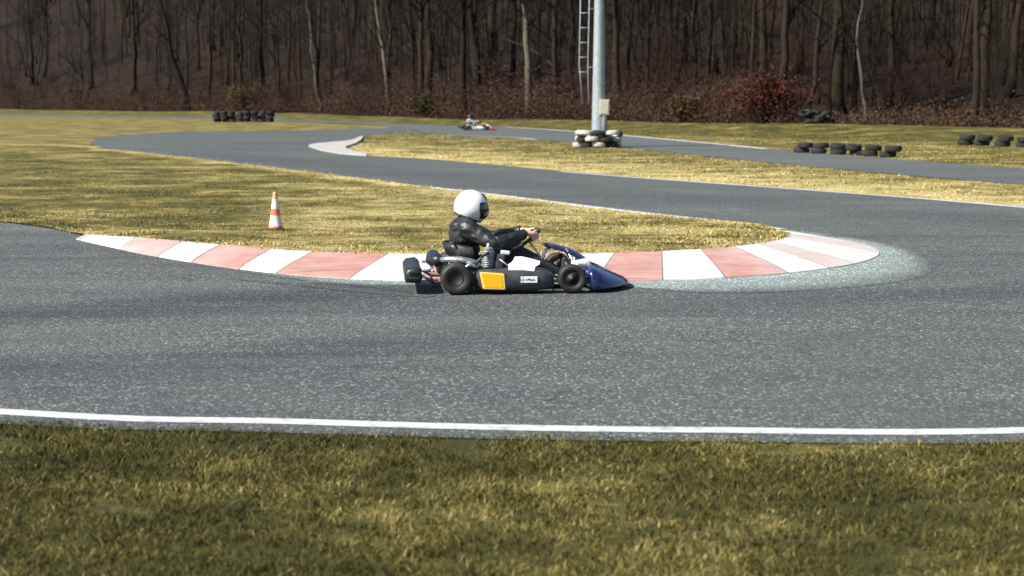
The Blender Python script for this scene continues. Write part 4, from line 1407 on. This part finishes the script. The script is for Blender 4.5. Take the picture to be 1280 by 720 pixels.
G1 = 'bare trees in the wood'
barks = ['bark_dark', 'bark_brown', 'bark_brown', 'bark_brown']
cnt = 0
placed = []
while cnt < 270:
    px = random.uniform(-260, 1540)
    t = random.choice((random.uniform(2, 16), random.uniform(8, 40), random.uniform(30, 75)))
    x, y = at_edge(px, t)
    if any((x - a) ** 2 + (y - c) ** 2 < 2.0 for a, c in placed): continue
    placed.append((x, y))
    bk = random.choice(barks)
    dk = bk == 'bark_dark'
    tree(random.choice((0, 1, 2, 2, 3, 3, 4, 4, 5, 6, 6)), x, y, random.uniform(0, 6.28), random.uniform(0.8, 1.15), (random.gauss(0, 0.03), 0), M[bk],
         'one of the many bare, almost black trees filling the dim wood' if dk else 'one of the many bare brown trees filling the dim wood', 'bare black trees in the wood' if dk else 'bare brown trees in the wood')
    cnt += 1

# ------------------------------------------------------------------ saplings, thicket and shrubs
def sapling_mesh(seed, h):
    random.seed(seed)
    b = MB()
    for k in range(random.randint(3, 6)):
        a = random.uniform(0, 6.28)
        d = Vector((math.cos(a) * 0.3, math.sin(a) * 0.3, 1)).normalized()
        limb(b, Vector((math.cos(a) * 0.1, math.sin(a) * 0.1, -0.1)), d, h * random.uniform(0.6, 1.05), 0.03, 5, 1, (0, 7, 4))
    o = b.build('sapling', M['twig'], None)
    me = o.data; bpy.data.objects.remove(o)
    return me
SAP = [sapling_mesh(60 + i, h) for i, h in enumerate((3.2, 4.2, 5.0, 2.6))]
random.seed(5)
for i in range(170):
    x, y = at_edge(random.uniform(-120, 1400), random.uniform(0.5, 26))
    o = bpy.data.objects.new('sapling', SAP[i % 4]); COL.objects.link(o)
    o.location = (x, y, gzf(x, y)); o.rotation_euler = (0, 0, random.uniform(0, 6.28)); s = random.uniform(0.8, 1.3); o.scale = (s, s, s)
    red = i % 3 == 0
    o.material_slots[0].link = 'OBJECT'; o.material_slots[0].material = M['twig_red'] if red else M['twig']
    tag(o, 'one of the thin reddish many-stemmed saplings under the bare trees' if red else 'one of the thin brown many-stemmed saplings under the bare trees', 'sapling', 'reddish saplings' if red else 'brown saplings')

def leaf_cloud(centres, size, name, mat, stems=True, parent=None):
    n = len(centres)
    Cn = np.asarray(centres, float)
    u = rng.normal(size=(n, 3)); u /= np.linalg.norm(u, axis=1)[:, None]
    v = rng.normal(size=(n, 3)); v -= (v * u).sum(1)[:, None] * u; v /= np.linalg.norm(v, axis=1)[:, None]
    sz = rng.uniform(size[0], size[1], n)[:, None]
    V = np.stack([Cn - u * sz, Cn + v * sz * 0.45, Cn + u * sz, Cn - v * sz * 0.45], 1)
    f = np.arange(n * 4)
    me = np_mesh(name, V.reshape(-1, 3), f, [4] * n, {'rnd': np.repeat(rng.uniform(0, 1, n), 4)})
    return mesh_obj(name, me, mat, parent)

# thicket along the edge of the wood
nC = 1150
pts = []
for i in range(nC):
    px = rng.uniform(-120, 1400)
    t = rng.uniform(0.0, 7.0)
    x, y = at_edge(px, t)
    hgt = (2.4 + 1.6 * noise.noise(Vector((x * 0.22, y * 0.1, 2)))) * min(1, 0.35 + t * 0.3)
    if px > 985: hgt *= 0.35
    hgt = max(0.3, hgt) * rng.uniform(0.7, 1.25)
    n = int(60 * (0.6 + hgt))
    q = rng.normal(size=(n, 3)) * np.array([0.55, 0.55, 0.33 * hgt]) + np.array([x, y, gzf(x, y) + 0.45 * hgt])
    q[:, 2] = np.maximum(q[:, 2], gzf(x, y) + 0.02)
    pts.append(q)
th = leaf_cloud(np.concatenate(pts), (0.025, 0.11), 'undergrowth', M['bramble'])
tag(th, 'tangled brown bramble thicket along the foot of the dark wood', 'thicket', kind='stuff')
# bramble canes belong to the same mass
b = MB()
random.seed(8)
for i in range(1700):
    x, y = at_edge(random.uniform(-120, 985), random.uniform(0, 5))
    a = random.uniform(0, 6.28); z = gzf(x, y); h = random.uniform(0.8, 3.3)
    dx, dy = math.cos(a) * h * 0.4, math.sin(a) * h * 0.4
    b.tube([(x, y, z), (x + dx * 0.3, y + dy * 0.3, z + h * 0.6), (x + dx, y + dy, z + h), (x + dx * 1.8, y + dy * 1.8, z + h * 0.9)], [0.016, 0.014, 0.01, 0.005], 3, cap=False)
tag(b.build('undergrowth', M['twig_red']), 'arching bramble canes sticking out of the brown thicket', 'canes', kind='stuff')

def shrub(px, t, rx, h, n, mat, label, seed, size=(0.06, 0.14)):
    random.seed(seed)
    x, y = at_edge(px, t)
    root = empty('shrub', (x, y, gzf(x, y)))
    tag(root, label, 'shrub')
    b = MB()
    tips = []
    for k in range(14):
        a = random.uniform(0, 6.28); sp = random.uniform(0.1, 1.0)
        end = Vector((math.cos(a) * rx * sp, math.sin(a) * rx * 0.6 * sp, h * random.uniform(0.55, 1.0) * (1 - 0.3 * sp)))
        mid = end * 0.5 + Vector((0, 0, h * 0.12))
        b.tube([(0.1 * math.cos(a), 0.1 * math.sin(a), 0), mid, end], [0.035, 0.025, 0.01], 5, cap=False)
        tips += [end, mid, end.lerp(mid, 0.5)]
    b.build('stem', M['twig'], root)
    c = np.array([tuple(random.choice(tips)) for _ in range(n)]) + rng.normal(size=(n, 3)) * np.array([rx * 0.22, rx * 0.18, h * 0.13])
    c[:, 2] = np.maximum(c[:, 2], 0.05)
    leaf_cloud(c, size, 'foliage', mat, parent=root)
shrub(955, 0.5, 2.5, 3.0, 4600, M['leaf_red'], 'rust red leafy shrub at the edge of the wood, right of the mast', 1)
shrub(852, 0.0, 0.9, 1.9, 1300, M['leaf_tan'], 'tan dead-leaved bush left of the rust red shrub', 2)
shrub(531, 0.5, 1.2, 2.0, 1500, M['leaf_olive'], 'olive twiggy bush below the straight grey trunk', 3)
shrub(640, 3.0, 1.6, 1.9, 1500, M['leaf_tan'], 'straw coloured weedy bush at the foot of the pale broad trunk', 4)
shrub(310, 1.5, 2.4, 3.2, 3000, M['leaf_tan'], 'tall brown-leaved bush behind the far stack of black tyres', 5)

# the wood goes on beyond the trees one can tell apart: one mass of trunks and twigs
random.seed(11)
b = MB()
for i in range(1750):
    x, y = at_edge(random.uniform(-560, 1780), random.uniform(14, 95))
    z = gzf(x, y); h = random.uniform(6, 15); r = random.uniform(0.04, 0.16); tl = random.gauss(0, 0.05) * h
    b.tube([(x, y, z - 0.2), (x + tl * 0.5 + random.gauss(0, .2), y, z + h * 0.5), (x + tl, y + random.gauss(0, .3), z + h)], [r, r * 0.7, r * 0.3], 5, cap=False)
    for k in range(9):
        f = random.uniform(0.05, 0.95); a = random.uniform(0, 6.28); l = random.uniform(0.6, 2.4)
        q = Vector((x + tl * f, y, z + h * f))
        e = q + Vector((math.cos(a) * l, math.sin(a) * l, random.uniform(0.1, 1.0) * l))
        b.tube([q, q.lerp(e, 0.5) + rvec() * 0.12, e], [0.025, 0.017, 0.008], 3, cap=False)
tag(b.build('distant_woods', M['bark_brown']), 'dense mass of dim trunks and twigs deep in the wood', 'woods', kind='stuff')
